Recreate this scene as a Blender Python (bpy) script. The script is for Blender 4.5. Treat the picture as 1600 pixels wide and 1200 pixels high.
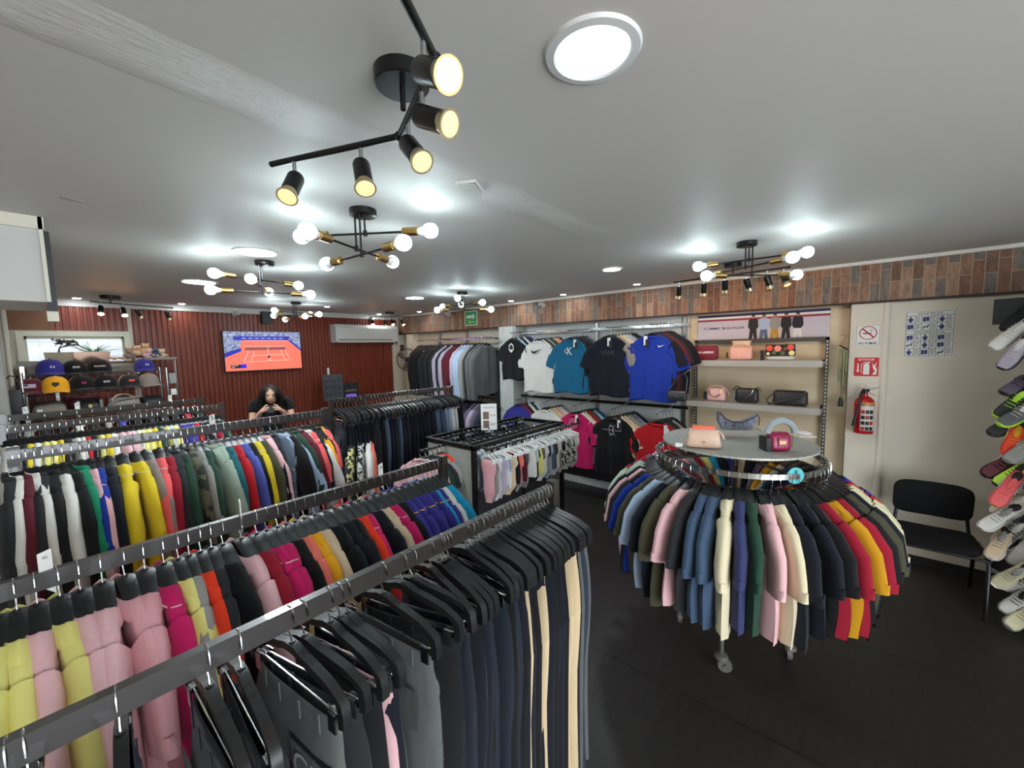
import bpy, math, random
from mathutils import Vector, Matrix, Euler
sc = bpy.context.scene
for o in list(bpy.data.objects): bpy.data.objects.remove(o)
col = sc.collection
PI = math.pi
# ------------------------------------------------------------ camera, sky, exposure
CH = 2.0
FPX, YAW, PIT, ROL = 632.06, math.radians(40.4146), math.radians(5.0849), math.radians(-1.3091)
cF = Vector((math.cos(YAW)*math.cos(PIT), math.sin(YAW)*math.cos(PIT), -math.sin(PIT)))
cR = Vector((math.sin(YAW), -math.cos(YAW), 0)); cU = cR.cross(cF)
cR, cU = (cR*math.cos(ROL)+cU*math.sin(ROL), -cR*math.sin(ROL)+cU*math.cos(ROL))
cd = bpy.data.cameras.new('camera'); cam = bpy.data.objects.new('camera', cd); col.objects.link(cam)
cd.sensor_width = 36; cd.lens = FPX/1600*36; cd.clip_start = .02; cd.clip_end = 100
M = Matrix((cR, cU, -cF)).transposed().to_4x4(); M.translation = (0, 0, CH); cam.matrix_world = M
sc.camera = cam
sc.view_settings.view_transform = 'Standard'; sc.view_settings.look = 'None'
sc.view_settings.gamma = 1; sc.view_settings.use_curve_mapping = False
sc.view_settings.exposure = 0.74
wd = bpy.data.worlds.new('daylight'); sc.world = wd; wd.use_nodes = True
wd.node_tree.nodes['Background'].inputs[0].default_value = (.86, .93, 1, 1)
wd.node_tree.nodes['Background'].inputs[1].default_value = 6.0
BULB, WARM, PANEL = 24.0, 90.0, 120.0          # lamp strengths
CX, CY, CZ = 5.05, 7.23, 2.70                # right wall, back wall, ceiling

def ray(x, y): return cF*FPX + cR*(x-800) - cU*(y-600)
def on(ax, val, x, y):                        # where the sight line of a measured point meets a real plane of the room
    d = ray(x, y); o = Vector((0, 0, CH)); return o + d*((val-o[ax])/d[ax])

# ------------------------------------------------------------ helpers
def lin(c):
    r = []
    for v in c:
        v /= 255
        r.append(v/12.92 if v <= .04045 else ((v+.055)/1.055)**2.4)
    return (*r, 1)
MC = {}
def mat(name, c, rough=.6, metal=0, sharp=0, emit=0, noise=0, nscale=8, bump=0, bscale=200, spec=.5, alpha=1, trans=0, c2=None, stretch=None, sheen=0, coat=0):
    if name in MC: return MC[name]
    m = bpy.data.materials.new(name); m.use_nodes = True; MC[name] = m
    nt = m.node_tree; b = nt.nodes['Principled BSDF']
    b.inputs['Base Color'].default_value = lin(c); b.inputs['Roughness'].default_value = rough
    b.inputs['Metallic'].default_value = metal; b.inputs['Specular IOR Level'].default_value = spec
    if trans: b.inputs['Transmission Weight'].default_value = trans
    if alpha < 1: b.inputs['Alpha'].default_value = alpha
    if sheen: b.inputs['Sheen Weight'].default_value = sheen
    if coat: b.inputs['Coat Weight'].default_value = coat
    if emit:
        b.inputs['Emission Color'].default_value = lin(c); b.inputs['Emission Strength'].default_value = emit
    if noise or bump:
        tc = nt.nodes.new('ShaderNodeTexCoord'); mp = nt.nodes.new('ShaderNodeMapping')
        nt.links.new(tc.outputs['Object'], mp.inputs[0])
        if stretch: mp.inputs['Scale'].default_value = stretch
    if noise:
        n = nt.nodes.new('ShaderNodeTexNoise'); n.inputs['Scale'].default_value = nscale; n.inputs['Detail'].default_value = 5
        mx = nt.nodes.new('ShaderNodeMix'); mx.data_type = 'RGBA'
        rp = nt.nodes.new('ShaderNodeMapRange'); rp.inputs[1].default_value = .49 if sharp else .3; rp.inputs[2].default_value = .53 if sharp else .7
        nt.links.new(mp.outputs[0], n.inputs['Vector']); nt.links.new(n.outputs[0], rp.inputs[0]); nt.links.new(rp.outputs[0], mx.inputs['Factor'])
        a = lin(c); k = 1-noise; d = lin(c2) if c2 else (a[0]*k, a[1]*k, a[2]*k, 1)
        mx.inputs[6].default_value = a; mx.inputs[7].default_value = d
        nt.links.new(mx.outputs[2], b.inputs['Base Color'])
    if bump:
        n2 = nt.nodes.new('ShaderNodeTexNoise'); n2.inputs['Scale'].default_value = bscale; n2.inputs['Detail'].default_value = 3
        bp = nt.nodes.new('ShaderNodeBump'); bp.inputs['Strength'].default_value = bump; bp.inputs['Distance'].default_value = .004
        nt.links.new(mp.outputs[0], n2.inputs['Vector']); nt.links.new(n2.outputs[0], bp.inputs['Height']); nt.links.new(bp.outputs[0], b.inputs['Normal'])
    return m

class MB:
    def __init__(s): s.v = []; s.f = []; s.m = []; s.k = 0
    def add(s, vs, fs, k=None):
        n = len(s.v); s.v += [tuple(p) for p in vs]
        s.f += [tuple(i+n for i in f) for f in fs]; s.m += [s.k if k is None else k]*len(fs); return s
    def box(s, lo, hi, k=None, R=None, o=None):
        x0, y0, z0 = lo; x1, y1, z1 = hi
        vs = [(x0,y0,z0),(x1,y0,z0),(x1,y1,z0),(x0,y1,z0),(x0,y0,z1),(x1,y0,z1),(x1,y1,z1),(x0,y1,z1)]
        if R is not None: vs = [R @ Vector(p) + Vector(o or (0,0,0)) for p in vs]
        return s.add(vs, [(0,3,2,1),(4,5,6,7),(0,1,5,4),(1,2,6,5),(2,3,7,6),(3,0,4,7)], k)
    def cbox(s, c, d, k=None, R=None):
        h = [q/2 for q in d]
        if R is not None: return s.box([-q for q in h], h, k, R, c)
        return s.box([c[i]-h[i] for i in range(3)], [c[i]+h[i] for i in range(3)], k)
    def tube(s, pts, r, n=8, k=None, closed=False, caps=True, flat=None):
        pts = [Vector(p) for p in pts]; N = len(pts); rs = r if isinstance(r, (list, tuple)) else [r]*N
        vs = []; up = None
        for i, p in enumerate(pts):
            a = pts[i-1] if (i or closed) else p; b = pts[(i+1) % N] if (i < N-1 or closed) else p
            t = (b-a).normalized()
            if up is None:
                up = Vector((0, 0, 1)) if abs(t.z) < .9 else Vector((1, 0, 0))
            sd = t.cross(up)
            if sd.length < 1e-5: sd = t.cross(Vector((0, 1, 0)))
            sd.normalize(); u2 = sd.cross(t); up = u2
            fl = flat or (1, 1)
            for j in range(n):
                q = 2*PI*j/n; vs.append(p + sd*(math.cos(q)*rs[i]*fl[0]) + u2*(math.sin(q)*rs[i]*fl[1]))
        fs = []
        for i in range(N if closed else N-1):
            for j in range(n):
                a, b = i*n+j, i*n+(j+1) % n; c2, d2 = ((i+1) % N)*n+(j+1) % n, ((i+1) % N)*n+j
                fs.append((a, b, c2, d2))
        if caps and not closed: fs += [tuple(range(n))[::-1], tuple((N-1)*n+j for j in range(n))]
        return s.add(vs, fs, k)
    def cyl(s, a, b, r, n=16, k=None): return s.tube([a, b], r, n, k)
    def lathe(s, c, prof, n=20, k=None, sx=1, sy=1, R=None):
        vs = []; c = Vector(c)
        for r, z in prof:
            for j in range(n):
                q = Vector((r*math.cos(2*PI*j/n)*sx, r*math.sin(2*PI*j/n)*sy, z))
                if R is not None: q = R @ q
                vs.append(c+q)
        fs = [(i*n+j, i*n+(j+1) % n, (i+1)*n+(j+1) % n, (i+1)*n+j) for i in range(len(prof)-1) for j in range(n)]
        fs += [tuple(range(n))[::-1], tuple((len(prof)-1)*n+j for j in range(n))]
        return s.add(vs, fs, k)
    def grid(s, rows, k=None, closed=False):
        n = len(rows[0]); vs = [p for r in rows for p in r]; fs = []
        for i in range(len(rows)-1):
            for j in range(n if closed else n-1):
                fs.append((i*n+j, i*n+(j+1) % n, (i+1)*n+(j+1) % n, (i+1)*n+j))
        return s.add(vs, fs, k)
    def poly(s, pts, k=None): return s.add(pts, [tuple(range(len(pts)))], k)
    def prism(s, pts, y0, y1, k=None):         # outline in x,z pulled from y0 to y1
        n = len(pts); vs = [(x, y0, z) for x, z in pts]+[(x, y1, z) for x, z in pts]
        fs = [tuple(range(n)), tuple(range(n, 2*n))[::-1]]+[(i, i+n, (i+1) % n+n, (i+1) % n) for i in range(n)]
        return s.add(vs, fs, k)
    def ball(s, c, r, k=None, n=14, m=8, R=None):
        if not isinstance(r, (list, tuple)): r = (r, r, r)
        vs = []
        for i in range(m+1):
            a = PI*i/m
            for j in range(n):
                q = Vector((r[0]*math.sin(a)*math.cos(2*PI*j/n), r[1]*math.sin(a)*math.sin(2*PI*j/n), r[2]*math.cos(a)))
                if R is not None: q = R @ q
                vs.append(Vector(c)+q)
        return s.add(vs, [(i*n+j, (i+1)*n+j, (i+1)*n+(j+1) % n, i*n+(j+1) % n) for i in range(m) for j in range(n)], k)
    def mesh(s, name, mats=None, smooth=True, weld=True, ang=40):
        me = bpy.data.meshes.new(name); me.from_pydata(s.v, [], s.f)
        for m in (mats or [None]): me.materials.append(m)
        me.polygons.foreach_set('material_index', s.m)
        me.update()
        if weld:
            import bmesh
            bm = bmesh.new(); bm.from_mesh(me); bmesh.ops.remove_doubles(bm, verts=bm.verts, dist=1e-5)
            bmesh.ops.recalc_face_normals(bm, faces=bm.faces); bm.to_mesh(me); bm.free()
        if smooth:
            me.polygons.foreach_set('use_smooth', [True]*len(me.polygons))
            me.set_sharp_from_angle(angle=math.radians(ang))
        return me
    def build(s, name, mats, parent=None, loc=(0,0,0), rot=(0,0,0), smooth=True, ang=40):
        if not isinstance(mats, (list, tuple)): mats = [mats]
        return link(name, s.mesh(name, mats, smooth, ang=ang), parent, loc, rot)

def link(name, data, parent=None, loc=(0,0,0), rot=(0,0,0), m=None):
    o = bpy.data.objects.new(name, data); col.objects.link(o); o.parent = parent; o.location = loc; o.rotation_euler = rot
    if m is not None:
        ms = m if isinstance(m, (list, tuple)) else [m]
        for i, q in enumerate(ms):
            if i < len(o.material_slots):
                o.material_slots[i].link = 'OBJECT'; o.material_slots[i].material = q
    return o
def tag(o, label, cat=None, group=None, kind=None):
    if label: o['label'] = label
    if cat: o['category'] = cat
    if group: o['group'] = group
    if kind: o['kind'] = kind
    return o
def empty(name, label, cat, loc=(0,0,0), rz=0, group=None):
    o = bpy.data.objects.new(name, None); col.objects.link(o); o.empty_display_size = .05
    o.location = loc; o.rotation_euler = (0, 0, rz); return tag(o, label, cat, group)
def struct(name, mb, m, label=None, smooth=False):
    o = mb.build(name, m, smooth=smooth); o['kind'] = 'structure'
    if label: o['label'] = label
    return o
def text(body, m, parent, loc, w, h=None, name='lettering', rot=(PI/2, 0, 0), bold=0, ext=.0006):
    cu = bpy.data.curves.new(name, 'FONT'); cu.body = body; cu.size = 1; cu.extrude = 0; cu.offset = bold
    cu.align_x = 'CENTER'; cu.align_y = 'CENTER'
    t = bpy.data.objects.new('t', cu); me = bpy.data.meshes.new_from_object(t); bpy.data.objects.remove(t)
    xs = [v.co.x for v in me.vertices]; ys = [v.co.y for v in me.vertices]
    x0, x1, y0, y1 = min(xs), max(xs), min(ys), max(ys); sx = w/(x1-x0); sy = h/(y1-y0) if h else sx
    for v in me.vertices: v.co = ((v.co.x-(x0+x1)/2)*sx, (v.co.y-(y0+y1)/2)*sy, ext)
    me.materials.append(m); me.name = name
    return link(name, me, parent, loc, rot)
ON = ['', 'first', 'second', 'third', 'fourth', 'fifth', 'sixth', 'seventh', 'eighth', 'ninth', 'tenth', 'eleventh', 'twelfth', 'thirteenth', 'fourteenth', 'fifteenth', 'sixteenth', 'seventeenth', 'eighteenth', 'nineteenth', 'twentieth']
def ordi(n): return ON[n] if n <= 20 else ('twenty-'+ON[n-20] if n < 30 else 'thirtieth' if n == 30 else 'thirty-'+ON[n-30] if n < 40 else 'fortieth' if n == 40 else 'forty-'+ON[n-40])

# ------------------------------------------------------------ materials
white_wall = mat('white wall paint', (220, 211, 194), .6, noise=.07, nscale=2.5, bump=.12, bscale=30)
cream_wall = mat('cream wall board', (222, 204, 172), .55, noise=.1, nscale=1.6, stretch=(1, .3, 5), c2=(206, 184, 150))
black_met = mat('black metal', (22, 22, 23), .35, .3)
black_pl = mat('black plastic', (24, 25, 26), .42, noise=.1)
chrome = mat('chrome', (205, 206, 208), .16, 1)
steel = mat('brushed steel', (170, 172, 172), .3, 1)
gun = mat('dark grey rail metal', (50, 45, 43), .34, .15, noise=.15, nscale=30, coat=.7)
brass = mat('brass', (186, 150, 92), .28, 1)
bulbm = mat('bulb glow', (222, 246, 252), .3, emit=BULB)
bulbn = mat('bulb plastic', (225, 228, 228), .35)
warmm = mat('warm lamp glow', (255, 176, 92), .3, emit=WARM)
dimm = mat('dim spot lamp glow', (255, 212, 150), .3, emit=.5)
panelm = mat('panel light glow', (240, 250, 255), .3, emit=PANEL)
paper = mat('white card', (228, 228, 224), .6)
ink = mat('black ink', (24, 24, 26), .6)

def ceiling_mat():
    m = bpy.data.materials.new('ceiling paint'); m.use_nodes = True; nt = m.node_tree; b = nt.nodes['Principled BSDF']; L = nt.links.new
    N = nt.nodes.new
    b.inputs['Base Color'].default_value = lin((196, 194, 190)); b.inputs['Specular IOR Level'].default_value = .38
    tc = N('ShaderNodeTexCoord'); sp = N('ShaderNodeSeparateXYZ'); L(tc.outputs['Object'], sp.inputs[0])
    # the filled seam across the ceiling at y = 1.25
    w = N('ShaderNodeTexNoise'); w.inputs['Scale'].default_value = 3; w.inputs['Detail'].default_value = 6; L(tc.outputs['Object'], w.inputs['Vector'])
    a = N('ShaderNodeMath'); a.operation = 'MULTIPLY_ADD'; L(w.outputs[0], a.inputs[0]); a.inputs[1].default_value = .12; L(sp.outputs[1], a.inputs[2])
    s = N('ShaderNodeMath'); s.operation = 'SUBTRACT'; L(a.outputs[0], s.inputs[0]); s.inputs[1].default_value = 1.35
    ab = N('ShaderNodeMath'); ab.operation = 'ABSOLUTE'; L(s.outputs[0], ab.inputs[0])
    mr = N('ShaderNodeMapRange'); L(ab.outputs[0], mr.inputs[0]); mr.inputs[1].default_value = .11; mr.inputs[2].default_value = .05
    mr.inputs[3].default_value = 0; mr.inputs[4].default_value = 1
    xr = N('ShaderNodeMapRange'); L(sp.outputs[0], xr.inputs[0]); xr.inputs[1].default_value = 2.5; xr.inputs[2].default_value = 1.9
    mk = N('ShaderNodeMath'); mk.operation = 'MULTIPLY'; L(mr.outputs[0], mk.inputs[0]); L(xr.outputs[0], mk.inputs[1])
    mp = N('ShaderNodeMapping'); mp.inputs['Scale'].default_value = (9, 34, 1); L(tc.outputs['Object'], mp.inputs[0])
    n1 = N('ShaderNodeTexNoise'); n1.inputs['Scale'].default_value = 2; n1.inputs['Detail'].default_value = 8; n1.inputs['Roughness'].default_value = .62; L(mp.outputs[0], n1.inputs['Vector'])
    n2 = N('ShaderNodeTexNoise'); n2.inputs['Scale'].default_value = 1.3; n2.inputs['Detail'].default_value = 4; L(tc.outputs['Object'], n2.inputs['Vector'])
    hh = N('ShaderNodeMath'); hh.operation = 'MULTIPLY'; L(n1.outputs[0], hh.inputs[0]); hh.inputs[1].default_value = 2.4; h = N('ShaderNodeMath'); h.operation = 'MULTIPLY'; L(hh.outputs[0], h.inputs[0]); L(mk.outputs[0], h.inputs[1])
    h2 = N('ShaderNodeMath'); h2.operation = 'MULTIPLY_ADD'; L(n2.outputs[0], h2.inputs[0]); h2.inputs[1].default_value = .5; L(h.outputs[0], h2.inputs[2])
    bp = N('ShaderNodeBump'); bp.inputs['Strength'].default_value = .55; bp.inputs['Distance'].default_value = .014; L(h2.outputs[0], bp.inputs['Height'])
    L(bp.outputs[0], b.inputs['Normal'])
    rr = N('ShaderNodeMapRange'); L(mk.outputs[0], rr.inputs[0]); rr.inputs[3].default_value = .58; rr.inputs[4].default_value = .36; L(rr.outputs[0], b.inputs['Roughness'])
    mx = N('ShaderNodeMix'); mx.data_type = 'RGBA'; mx.inputs[6].default_value = lin((200, 197, 192)); mx.inputs[7].default_value = lin((212, 210, 205)); L(mk.outputs[0], mx.inputs['Factor'])
    L(mx.outputs[2], b.inputs['Base Color'])
    return m

def floor_mat():
    m = bpy.data.materials.new('dark plank floor'); m.use_nodes = True; nt = m.node_tree; b = nt.nodes['Principled BSDF']; L = nt.links.new; N = nt.nodes.new
    tc = N('ShaderNodeTexCoord'); mp = N('ShaderNodeMapping'); mp.inputs['Scale'].default_value = (.8, 5, 1); mp.inputs['Rotation'].default_value = (0, 0, PI/2); L(tc.outputs['Object'], mp.inputs[0])
    n = N('ShaderNodeTexNoise'); n.inputs['Scale'].default_value = 7; n.inputs['Detail'].default_value = 9; L(mp.outputs[0], n.inputs['Vector'])
    br = N('ShaderNodeTexBrick'); br.inputs['Scale'].default_value = 1; br.inputs['Brick Width'].default_value = 1.22; br.inputs['Row Height'].default_value = .9; br.inputs['Mortar Size'].default_value = .006
    br.inputs['Color1'].default_value = (.95, .95, .95, 1); br.inputs['Color2'].default_value = (.75, .75, .75, 1); br.inputs['Mortar'].default_value = (.4, .4, .4, 1)
    L(mp.outputs[0], br.inputs['Vector'])
    mx = N('ShaderNodeMix'); mx.data_type = 'RGBA'; mx.inputs[6].default_value = lin((30, 28, 28)); mx.inputs[7].default_value = lin((56, 52, 50)); L(n.outputs[0], mx.inputs['Factor'])
    mu = N('ShaderNodeMix'); mu.data_type = 'RGBA'; mu.blend_type = 'MULTIPLY'; mu.inputs['Factor'].default_value = 1; L(mx.outputs[2], mu.inputs[6]); L(br.outputs[0], mu.inputs[7])
    L(mu.outputs[2], b.inputs['Base Color']); b.inputs['Roughness'].default_value = .5
    bp = N('ShaderNodeBump'); bp.inputs['Strength'].default_value = .25; bp.inputs['Distance'].default_value = .002; L(n.outputs[0], bp.inputs['Height']); L(bp.outputs[0], b.inputs['Normal'])
    return m

def plank_mat():      # vertical printed wood planks on the fascia, pattern in local Y (width) and Z
    m = bpy.data.materials.new('reclaimed plank cladding'); m.use_nodes = True; nt = m.node_tree; b = nt.nodes['Principled BSDF']; L = nt.links.new; N = nt.nodes.new
    tc = N('ShaderNodeTexCoord'); sp = N('ShaderNodeSeparateXYZ'); L(tc.outputs['Object'], sp.inputs[0]); cb = N('ShaderNodeCombineXYZ')
    L(sp.outputs[2], cb.inputs[0]); L(sp.outputs[1], cb.inputs[1])
    br = N('ShaderNodeTexBrick'); br.offset = .37; br.inputs['Scale'].default_value = 1; br.inputs['Brick Width'].default_value = .29; br.inputs['Row Height'].default_value = .068
    br.inputs['Mortar Size'].default_value = .0025; br.inputs['Color1'].default_value = (0, 0, 0, 1); br.inputs['Color2'].default_value = (1, 1, 1, 1); br.inputs['Mortar'].default_value = (.0, .0, .0, 1)
    L(cb.outputs[0], br.inputs['Vector'])
    cr = N('ShaderNodeValToRGB'); cr.color_ramp.interpolation = 'CONSTANT'; e = cr.color_ramp.elements
    cols = [(0, (128, 92, 72)), (.2, (156, 112, 84)), (.36, (126, 112, 102)), (.52, (150, 112, 88)), (.66, (118, 108, 102)), (.78, (134, 90, 70)), (.9, (166, 130, 104))]
    e[0].position = 0; e[0].color = lin(cols[0][1]); e[1].position = cols[1][0]; e[1].color = lin(cols[1][1])
    for p, c in cols[2:]: q = e.new(p); q.color = lin(c)
    L(br.outputs[0], cr.inputs[0])
    n = N('ShaderNodeTexNoise'); n.inputs['Scale'].default_value = 26; n.inputs['Detail'].default_value = 8; n.inputs['Roughness'].default_value = .7
    mp = N('ShaderNodeMapping'); mp.inputs['Scale'].default_value = (1, 1.6, .5); L(tc.outputs['Object'], mp.inputs[0]); L(mp.outputs[0], n.inputs['Vector'])
    rp = N('ShaderNodeMapRange'); rp.inputs[1].default_value = .32; rp.inputs[2].default_value = .68; rp.inputs[3].default_value = .5; rp.inputs[4].default_value = 1.2; L(n.outputs[0], rp.inputs[0])
    mu = N('ShaderNodeMix'); mu.data_type = 'RGBA'; mu.blend_type = 'MULTIPLY'; mu.inputs['Factor'].default_value = 1; L(cr.outputs[0], mu.inputs[6]); L(rp.outputs[0], mu.inputs[7])
    m2 = N('ShaderNodeMix'); m2.data_type = 'RGBA'; L(br.outputs[1], m2.inputs['Factor']); L(mu.outputs[2], m2.inputs[6]); m2.inputs[7].default_value = lin((182, 150, 118))
    L(m2.outputs[2], b.inputs['Base Color']); b.inputs['Roughness'].default_value = .55
    return m
def rib_mat():
    return mat('red brown ribbed panel', (132, 62, 42), .38, noise=.3, nscale=3, stretch=(8, 1, 1), c2=(108, 46, 32), spec=.4)

# ------------------------------------------------------------ the room
struct('floor', MB().box((-1.8, -3.2, -.1), (5.3, 7.6, 0)), floor_mat(), 'dark charcoal wood plank floor')
struct('ceiling', MB().box((-1.8, -3.2, CZ), (5.3, 7.6, CZ+.1)), ceiling_mat(), 'light grey painted ceiling with a rough filled seam')
mb = MB(); mb.box((CX, -.0, 0), (CX+.12, CY+.2, CZ)); mb.box((4.94, -3.2, 0), (CX+.12, 0, CZ))
struct('wall_right', mb, white_wall, 'white painted wall with scuffs')
# back wall: four pieces round the window, ribbed cladding in front
wx0, wx1, wz0, wz1 = -.06, .77, 1.92, 2.26
mb = MB(); y0, y1 = CY, CY+.14
mb.box((-1.8, y0, 0), (wx0, y1, CZ)); mb.box((wx1, y0, 0), (5.3, y1, CZ)); mb.box((wx0, y0, 0), (wx1, y1, wz0)); mb.box((wx0, y0, wz1), (wx1, y1, CZ))
struct('wall_back', mb, white_wall)
def ribs(x0, x1, z0, z1):
    mb = MB(); p = .058; n = int((x1-x0)/p); pr = [(0, 0), (.011, 0), (.016, -.016), (.047, -.016), (.052, 0)]
    xs = [(x0+i*p+a, CY-.004+b) for i in range(n) for a, b in pr]+[(x0+n*p, CY-.004)]
    mb.grid([[(x, y, z0) for x, y in xs], [(x, y, z1) for x, y in xs]]); return mb
mb = ribs(.86, 4.9, 0, 2.63); r2 = ribs(.18, .86, 2.33, 2.63); r3 = ribs(-.16, .86, 0, 1.82)
for q in (r2, r3): mb.add(q.v, q.f)
struct('wall_cladding', mb, rib_mat(), 'red-brown vertical ribbed panelling')
struct('trim_1', MB().box((-.17, CY-.02, 2.33), (.19, CY, 2.63)), mat('flat brown board', (128, 84, 56), .6, noise=.25, nscale=6), 'flat brown board above the window')
struct('trim_2', MB().box((-.2, CY-.035, 2.62), (4.9, CY, 2.665)).box((-.2, CY-.05, 2.665), (4.9, CY, CZ)), mat('grey white cornice', (196, 192, 186), .5), 'pale cornice strip over the panelling')
wf = mat('cream window frame', (214, 210, 192), .5)
mb = MB(); t = .055
for a, b in (((wx0-t, CY-.05, wz1), (wx1+t, CY+.02, wz1+t)), ((wx0-t, CY-.05, wz0-t), (wx1+t, CY+.02, wz0)), ((wx0-t, CY-.05, wz0), (wx0, CY+.02, wz1)), ((wx1, CY-.05, wz0), (wx1+t, CY+.02, wz1))): mb.box(a, b)
mb.box((wx0, CY+.03, wz1-.03), (wx1, CY+.07, wz1)); mb.box((wx0, CY+.03, wz0), (wx0+.02, CY+.07, wz1)); mb.box((wx1-.02, CY+.03, wz0), (wx1, CY+.07, wz1))
w1 = struct('window_1', mb, wf, 'long low window with a cream frame')
MB().box((wx0, CY+.045, wz0), (wx1, CY+.05, wz1)).build('window_glass', mat('window glass', (240, 245, 245), .02, trans=1, alpha=.18), w1)
MB().box((wx0-.1, CY-.16, wz0-.03), (wx1+.1, CY-.05, wz0)).build('window_sill', wf, w1)
bm_ = MB(); bm_.box((-2.5, CY+.9, 0), (3.5, CY+1.0, 3.0))
struct('wall_outside', bm_, mat('white painted brick outside', (176, 180, 186), .7, noise=.35, nscale=3, stretch=(1, 1, 9)), 'white painted brick wall across the alley')
# left side: side wall, protruding pier with a pipe, hanging soffit
struct('wall_left', MB().box((-1.8, -3.2, 0), (-1.68, 7.6, CZ)), white_wall)
struct('wall_pier', MB().box((-1.68, 5.9, 0), (-.19, CY, CZ)), mat('grey white plaster', (168, 166, 160), .6, noise=.2, nscale=3), 'grey-white plaster pier left of the window')
struct('trim_3', MB().cyl((-.17, 6.6, 0), (-.17, 6.6, 2.6), .018, 10).box((-.22, 6.95, 2.18), (-.16, CY, 2.62)), mat('cream pipe paint', (206, 202, 186), .5), 'cream pipe and casing beside the window')
mb = MB(); mb.box((-1.68, 3.13, 2.285), (.065, 3.75, CZ))
struct('soffit', mb, mat('pale grey soffit', (198, 197, 192), .6, noise=.06, nscale=2), 'white boxed soffit hanging from the ceiling')
mb = MB(); mb.box((.065, 3.12, 2.24), (.1, 3.2, 2.635)); struct('trim_4', mb, mat('black rubber strip', (26, 28, 32), .5), 'black strip down the corner of the soffit')
mb = MB(); mb.box((-1.68, 3.11, 2.64), (.085, 3.13, CZ)).box((.065, 3.11, 2.285), (.08, 3.14, CZ)).box((.06, 3.14, 2.19), (.1, 3.2, 2.24)); struct('trim_5', mb, wf, 'white edging on the soffit')
# front wall with the shop window behind the camera
mb = MB(); mb.box((1.5, -3.3, 0), (5.3, -3.2, CZ)).box((-1.8, -3.3, 2.45), (1.5, -3.2, CZ))
struct('wall_front', mb, white_wall)
# right wall: fascia, cornice, pillars, baseboard, cream board
struct('trim_6', MB().box((4.90, -3.2, 2.335), (CX, CY-.03, CZ-.02)), plank_mat(), 'reclaimed-look wooden plank fascia')
struct('trim_7', MB().box((4.87, -3.2, CZ-.03), (4.91, CY-.03, CZ)), mat('white cornice', (222, 218, 208), .5), 'thin white cornice over the fascia')
struct('trim_8', MB().box((4.885, -3.2, 2.325), (4.9, CY-.03, 2.345)), mat('fascia shadow strip', (52, 34, 28), .6), 'dark strip painted as the shadow line under the fascia')  # dark colour stands in for the shadow line along the fascia bottom
struct('pillar_1', MB().box((4.80, 4.06, 0), (CX, 4.34, 2.335)), mat('distressed white board', (212, 214, 208), .6, noise=.2, nscale=6, stretch=(4, 4, 1)), 'distressed white pillar between the jackets and the T-shirts')
mb = MB(); mb.box((4.915, -.17, 0), (CX, .05, 2.335)).cyl((4.935, -.19, 0), (4.935, -.19, 2.335), .03, 14)
struct('pillar_2', mb, white_wall, 'cream pillar with a rounded edge')
struct('pillar_3', MB().box((4.9, 6.75, 0), (CX, 6.95, 2.335)).box((4.72, CY-.06, 0), (4.9, CY, 2.12)), white_wall, 'white corner pillar')
struct('baseboard_right', MB().box((4.925, -3.2, 0), (4.94, -.19, .075)), mat('black baseboard', (20, 20, 21), .5), 'black baseboard')
struct('trim_9', MB().box((CX-.015, .06, .0), (CX, 1.5, 2.335)), cream_wall, 'cream board behind the handbag shelves')
struct('trim_10', MB().box((CX-.012, 1.6, .0), (CX, 4.05, 2.335)), mat('blue grey white board', (206, 210, 208), .6, noise=.12, nscale=5), 'pale board behind the T-shirts')
# scraps on the ceiling
# ------------------------------------------------------------ cloth colours
PAL = dict(black=(20,20,23), charcoal=(40,40,43), navy=(18,21,33), white=(222,220,214), yellow=(226,200,40), lemon=(230,222,132), pink=(232,184,188), rose=(226,166,172),
 magenta=(200,26,98), grey=(150,148,144), taupe=(140,130,122), orange=(236,62,30), salmon=(236,120,104), amber=(240,172,30), beige=(216,192,160), red=(186,24,34), crimson=(150,20,44),
 blue=(24,52,150), royal=(52,50,138), cyan=(20,150,196), green=(24,132,98), forest=(34,66,52), camouflage=(70,68,50), sage=(150,168,152), teal=(24,98,106), periwinkle=(84,98,184),
 olive=(72,70,52), coral=(240,98,100), skyblue=(168,188,214), mint=(178,196,178), steelblue=(62,82,108), slate=(42,52,66), indigo=(52,58,100), mustard=(196,142,22), cream=(224,212,178),
 ivory=(212,206,168), burgundy=(92,26,40), denim=(23,30,44), paleblue=(150,170,190), washed=(86,104,130), khaki=(206,184,148), stone=(96,98,98), mauve=(104,92,112), petrol=(22,98,134), lilac=(178,168,186))
CN = dict(lemon='pale yellow', rose='dusty pink', skyblue='light blue', steelblue='steel blue', charcoal='charcoal', royal='royal blue', paleblue='pale blue', mint='pale green', slate='slate blue', washed='washed blue', stone='stone grey', denim='dark denim', petrol='petrol blue', camouflage='camouflage')
def cn(c): return CN.get(c, c)
def cloth(c):
    if c in ('camouflage', 'floral', 'printed'):
        if c == 'camouflage': return mat('cloth camouflage', (86, 84, 62), .85, noise=.9, nscale=14, c2=(26, 28, 24), sharp=1)
        if c == 'printed': return mat('cloth black white print', (20, 20, 22), .85, noise=.95, nscale=26, c2=(200, 200, 194), sharp=1)
        return mat('cloth floral', (24, 28, 36), .85, noise=.95, nscale=20, c2=(196, 196, 130), sharp=1)
    if c in ('denim', 'washed', 'paleblue', 'slate', 'stone'): return mat('cloth '+c, PAL[c], .88, noise=.28, nscale=9, stretch=(2, 2, .6), bump=.5, bscale=16)
    return mat('cloth '+c, PAL[c], .86, noise=.10, nscale=5, bump=.55, bscale=15, sheen=.1, spec=.25)

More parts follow.
